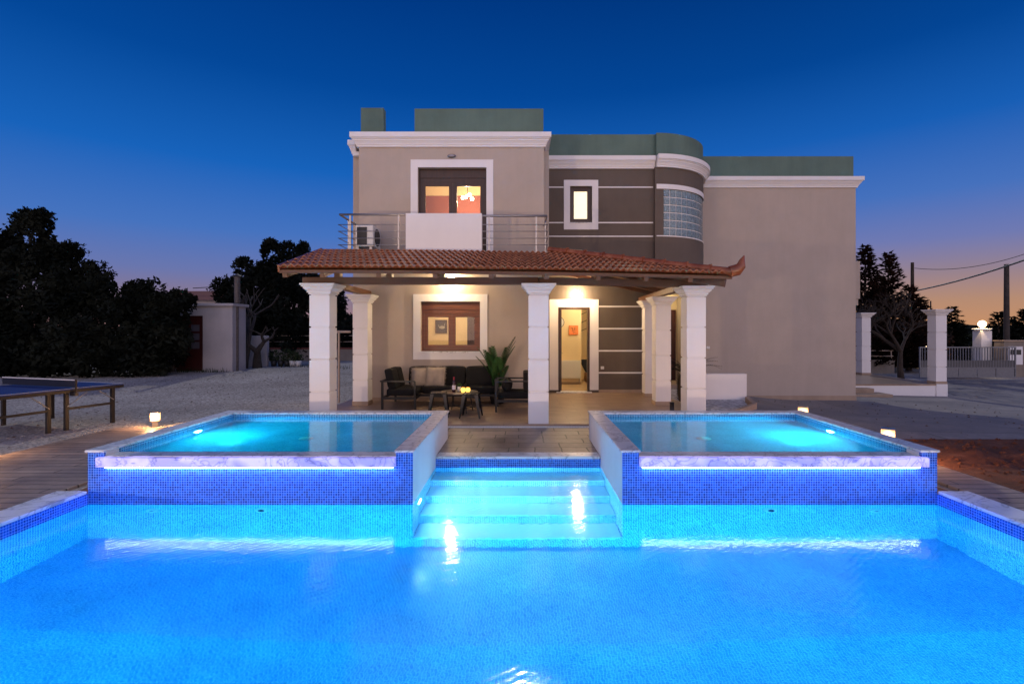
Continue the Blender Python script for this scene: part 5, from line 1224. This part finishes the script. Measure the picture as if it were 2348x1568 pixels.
MB().box(mx0, mx0+3, 24, 24.5, gy-.3, Z(781, 24)-.04).build('wall', STONE, mw); MB().box(mx0-.04, mx0+3.04, 23.96, 24.54, Z(781, 24)-.04, Z(781, 24)+.02).build('coping', SKIRT, mw)
for k in range(2):
    a = mx0+.18+.78*k; cbn = MB().box(a, a+.68, 23.95, 23.999, .08, .95).build('cabinet', WHITE, mw, bevel=.01)
    for q in range(2): MB().box(a+.08+.29*q, a+.30+.29*q, 23.94, 23.949, .56, .80).build('cabinet_window', BLACKP, cbn)
def pole(px, py, Y, r, label, m):
    o = empty('power_pole', (X(px, Y), Y, gy), label, 'power pole', 'power poles by the road'); MB().tube([(X(px, Y), Y, gy), (X(px, Y), Y, Z(py, Y))], [r, r*.75], 10).build('pole', m, o); return o
pole(2092, 602, 34, .13, 'thin dark power pole rising out of the conifers', BARK); pole(2308, 606, 30, .16, 'wooden power pole at the right edge above the meter wall', BARKP); q = pole(2134, 690, 31, .05, 'slim lit pole between the conifers and the terrace column', BARKP)
cb_ = MB(); pts = []
P0 = Vector((X(2097, 34), 34, Z(615, 34))); P1 = Vector((X(2420, 28), 28, Z(556, 28)))
for i in range(21): t = i/20; v_ = P0.lerp(P1, t); v_.z -= 1.05*4*t*(1-t)*.55; pts.append(v_)
cb_.tube(pts, .018, 5); tag(cb_.build('power_cable', BLACKM), 'thin sagging power cable from the top of the thin pole', 'cable')
cb_ = MB(); P0 = Vector((X(2092, 34), 34, Z(668, 34))); P1 = Vector((X(2500, 22), 22, Z(540, 22))); pts = [P0.lerp(P1, i/12)-Vector((0, 0, .25*4*(i/12)*(1-i/12))) for i in range(13)]
cb_.tube(pts, .045, 6); tag(cb_.build('power_cable', simple('blue_black_cable', (.02, .04, .06), .4)), 'thick bundled power cable climbing to the right edge', 'cable')
yl = empty('path_lamp', (X(2128, 30), 30, gy), 'warm lamp glowing behind the street wall left of the tall terrace column', 'lamp'); p = yl.location
MB().tube([(p.x, 30, gy), (p.x, 30, .55)], .04, 8).build('post', BLACKM, yl); MB().sphere((p.x, 30, .68), .13).build('lamp_glass', GLOBE, yl); lamp('path_lamp_light', 'POINT', (p.x-.1, 29.6, .8), 40, (1, .6, .25), .1)

# two ground floodlights on the lawn behind the photographer wash the front of the villa
def flood(loc, aim, en, label):
    o = empty('garden_floodlight', loc, label, 'floodlight', 'floodlights facing the villa'); L_ = Vector(loc); d = (Vector(aim)-L_).normalized()
    MB().tube([L_, L_+Vector((0, 0, .3))], .02, 8).build('stake', STEEL, o); c_ = L_+Vector((0, 0, .36))
    MB().tube([c_-d*.12, c_+d*.06], [.06, .10], 16).build('housing', BLACKP, o); MB().tube([c_+d*.061, c_+d*.065], [.09, .09], 16).build('lens', WARM, o)
    l = lamp('floodlight', 'SPOT', c_+d*.12, en, (1, .70, .47), .06, d, spot_size=math.radians(52), spot_blend=1.0)
flood((-8.5, -2.5, 0), (-.8, 10.5, 3.2), 1500, 'warm floodlight on a stake, left one behind the pool')
flood((8.5, -3.0, 0), (.8, 10.5, 3.2), 900, 'warm floodlight on a stake, right one behind the pool')

# loose stones, weeds and clods nobody could count
def scatter(name, m, n, area, size, seed, zf, ok=lambda x, y: True):
    R_ = random.Random(seed); mb = MB()
    while n > 0:
        x = R_.uniform(area[0], area[1]); y = R_.uniform(area[2], area[3])
        if not ok(x, y): continue
        n -= 1; z = zf(x, y); a = R_.uniform(0, PI); q = size*R_.uniform(.4, 1.5); w_ = q*R_.uniform(.6, 1)
        c, d = math.cos(a), math.sin(a)
        mb.add([(x+c*q, y+d*q, z), (x-d*w_, y+c*w_, z), (x-c*q, y-d*q, z), (x+d*w_, y-c*w_, z), (x, y, z+q*.7), (x, y, z-q*.3)], [(0, 1, 4), (1, 2, 4), (2, 3, 4), (3, 0, 4)])
    o = mb.build(name, m); o['kind'] = 'stuff'; return o
scatter('pebbles', GRAVEL, 5000, (-17, -4.3, 7.2, 17), .018, 61, g, lambda x, y: x < -7.3 or y > 9.1)
scatter('soil_clods', SOIL, 2600, (5.5, 16, 2.5, 8.1), .035, 62, lambda x, y: soilf(x, y)+.01)
scatter('dry_leaves', simple('dry_leaf', (.09, .05, .03), .9), 420, (-15, 14, 8.2, 19), .022, 63, lambda x, y: g(x, y)+.02, lambda x, y: x < -7.3 or (x > 5.8 and y < 15.2))
tf = MB(); R_ = random.Random(70)
for k in range(260):
    x = R_.uniform(-13.4, -10.7) if k < 170 else R_.uniform(-9.8, -6.5); y = 18.4+R_.gauss(0, .12) if k < 170 else 20.8+R_.gauss(0, .2)
    z = g(x, y); a = R_.uniform(0, 2*PI); h = R_.uniform(.05, .2)
    tf.add([(x-.012, y, z), (x+.012, y, z), (x+.05*math.cos(a), y+.05*math.sin(a), z+h)], [(0, 1, 2)])
o = tf.build('weeds', LEAFG); o['kind'] = 'stuff'
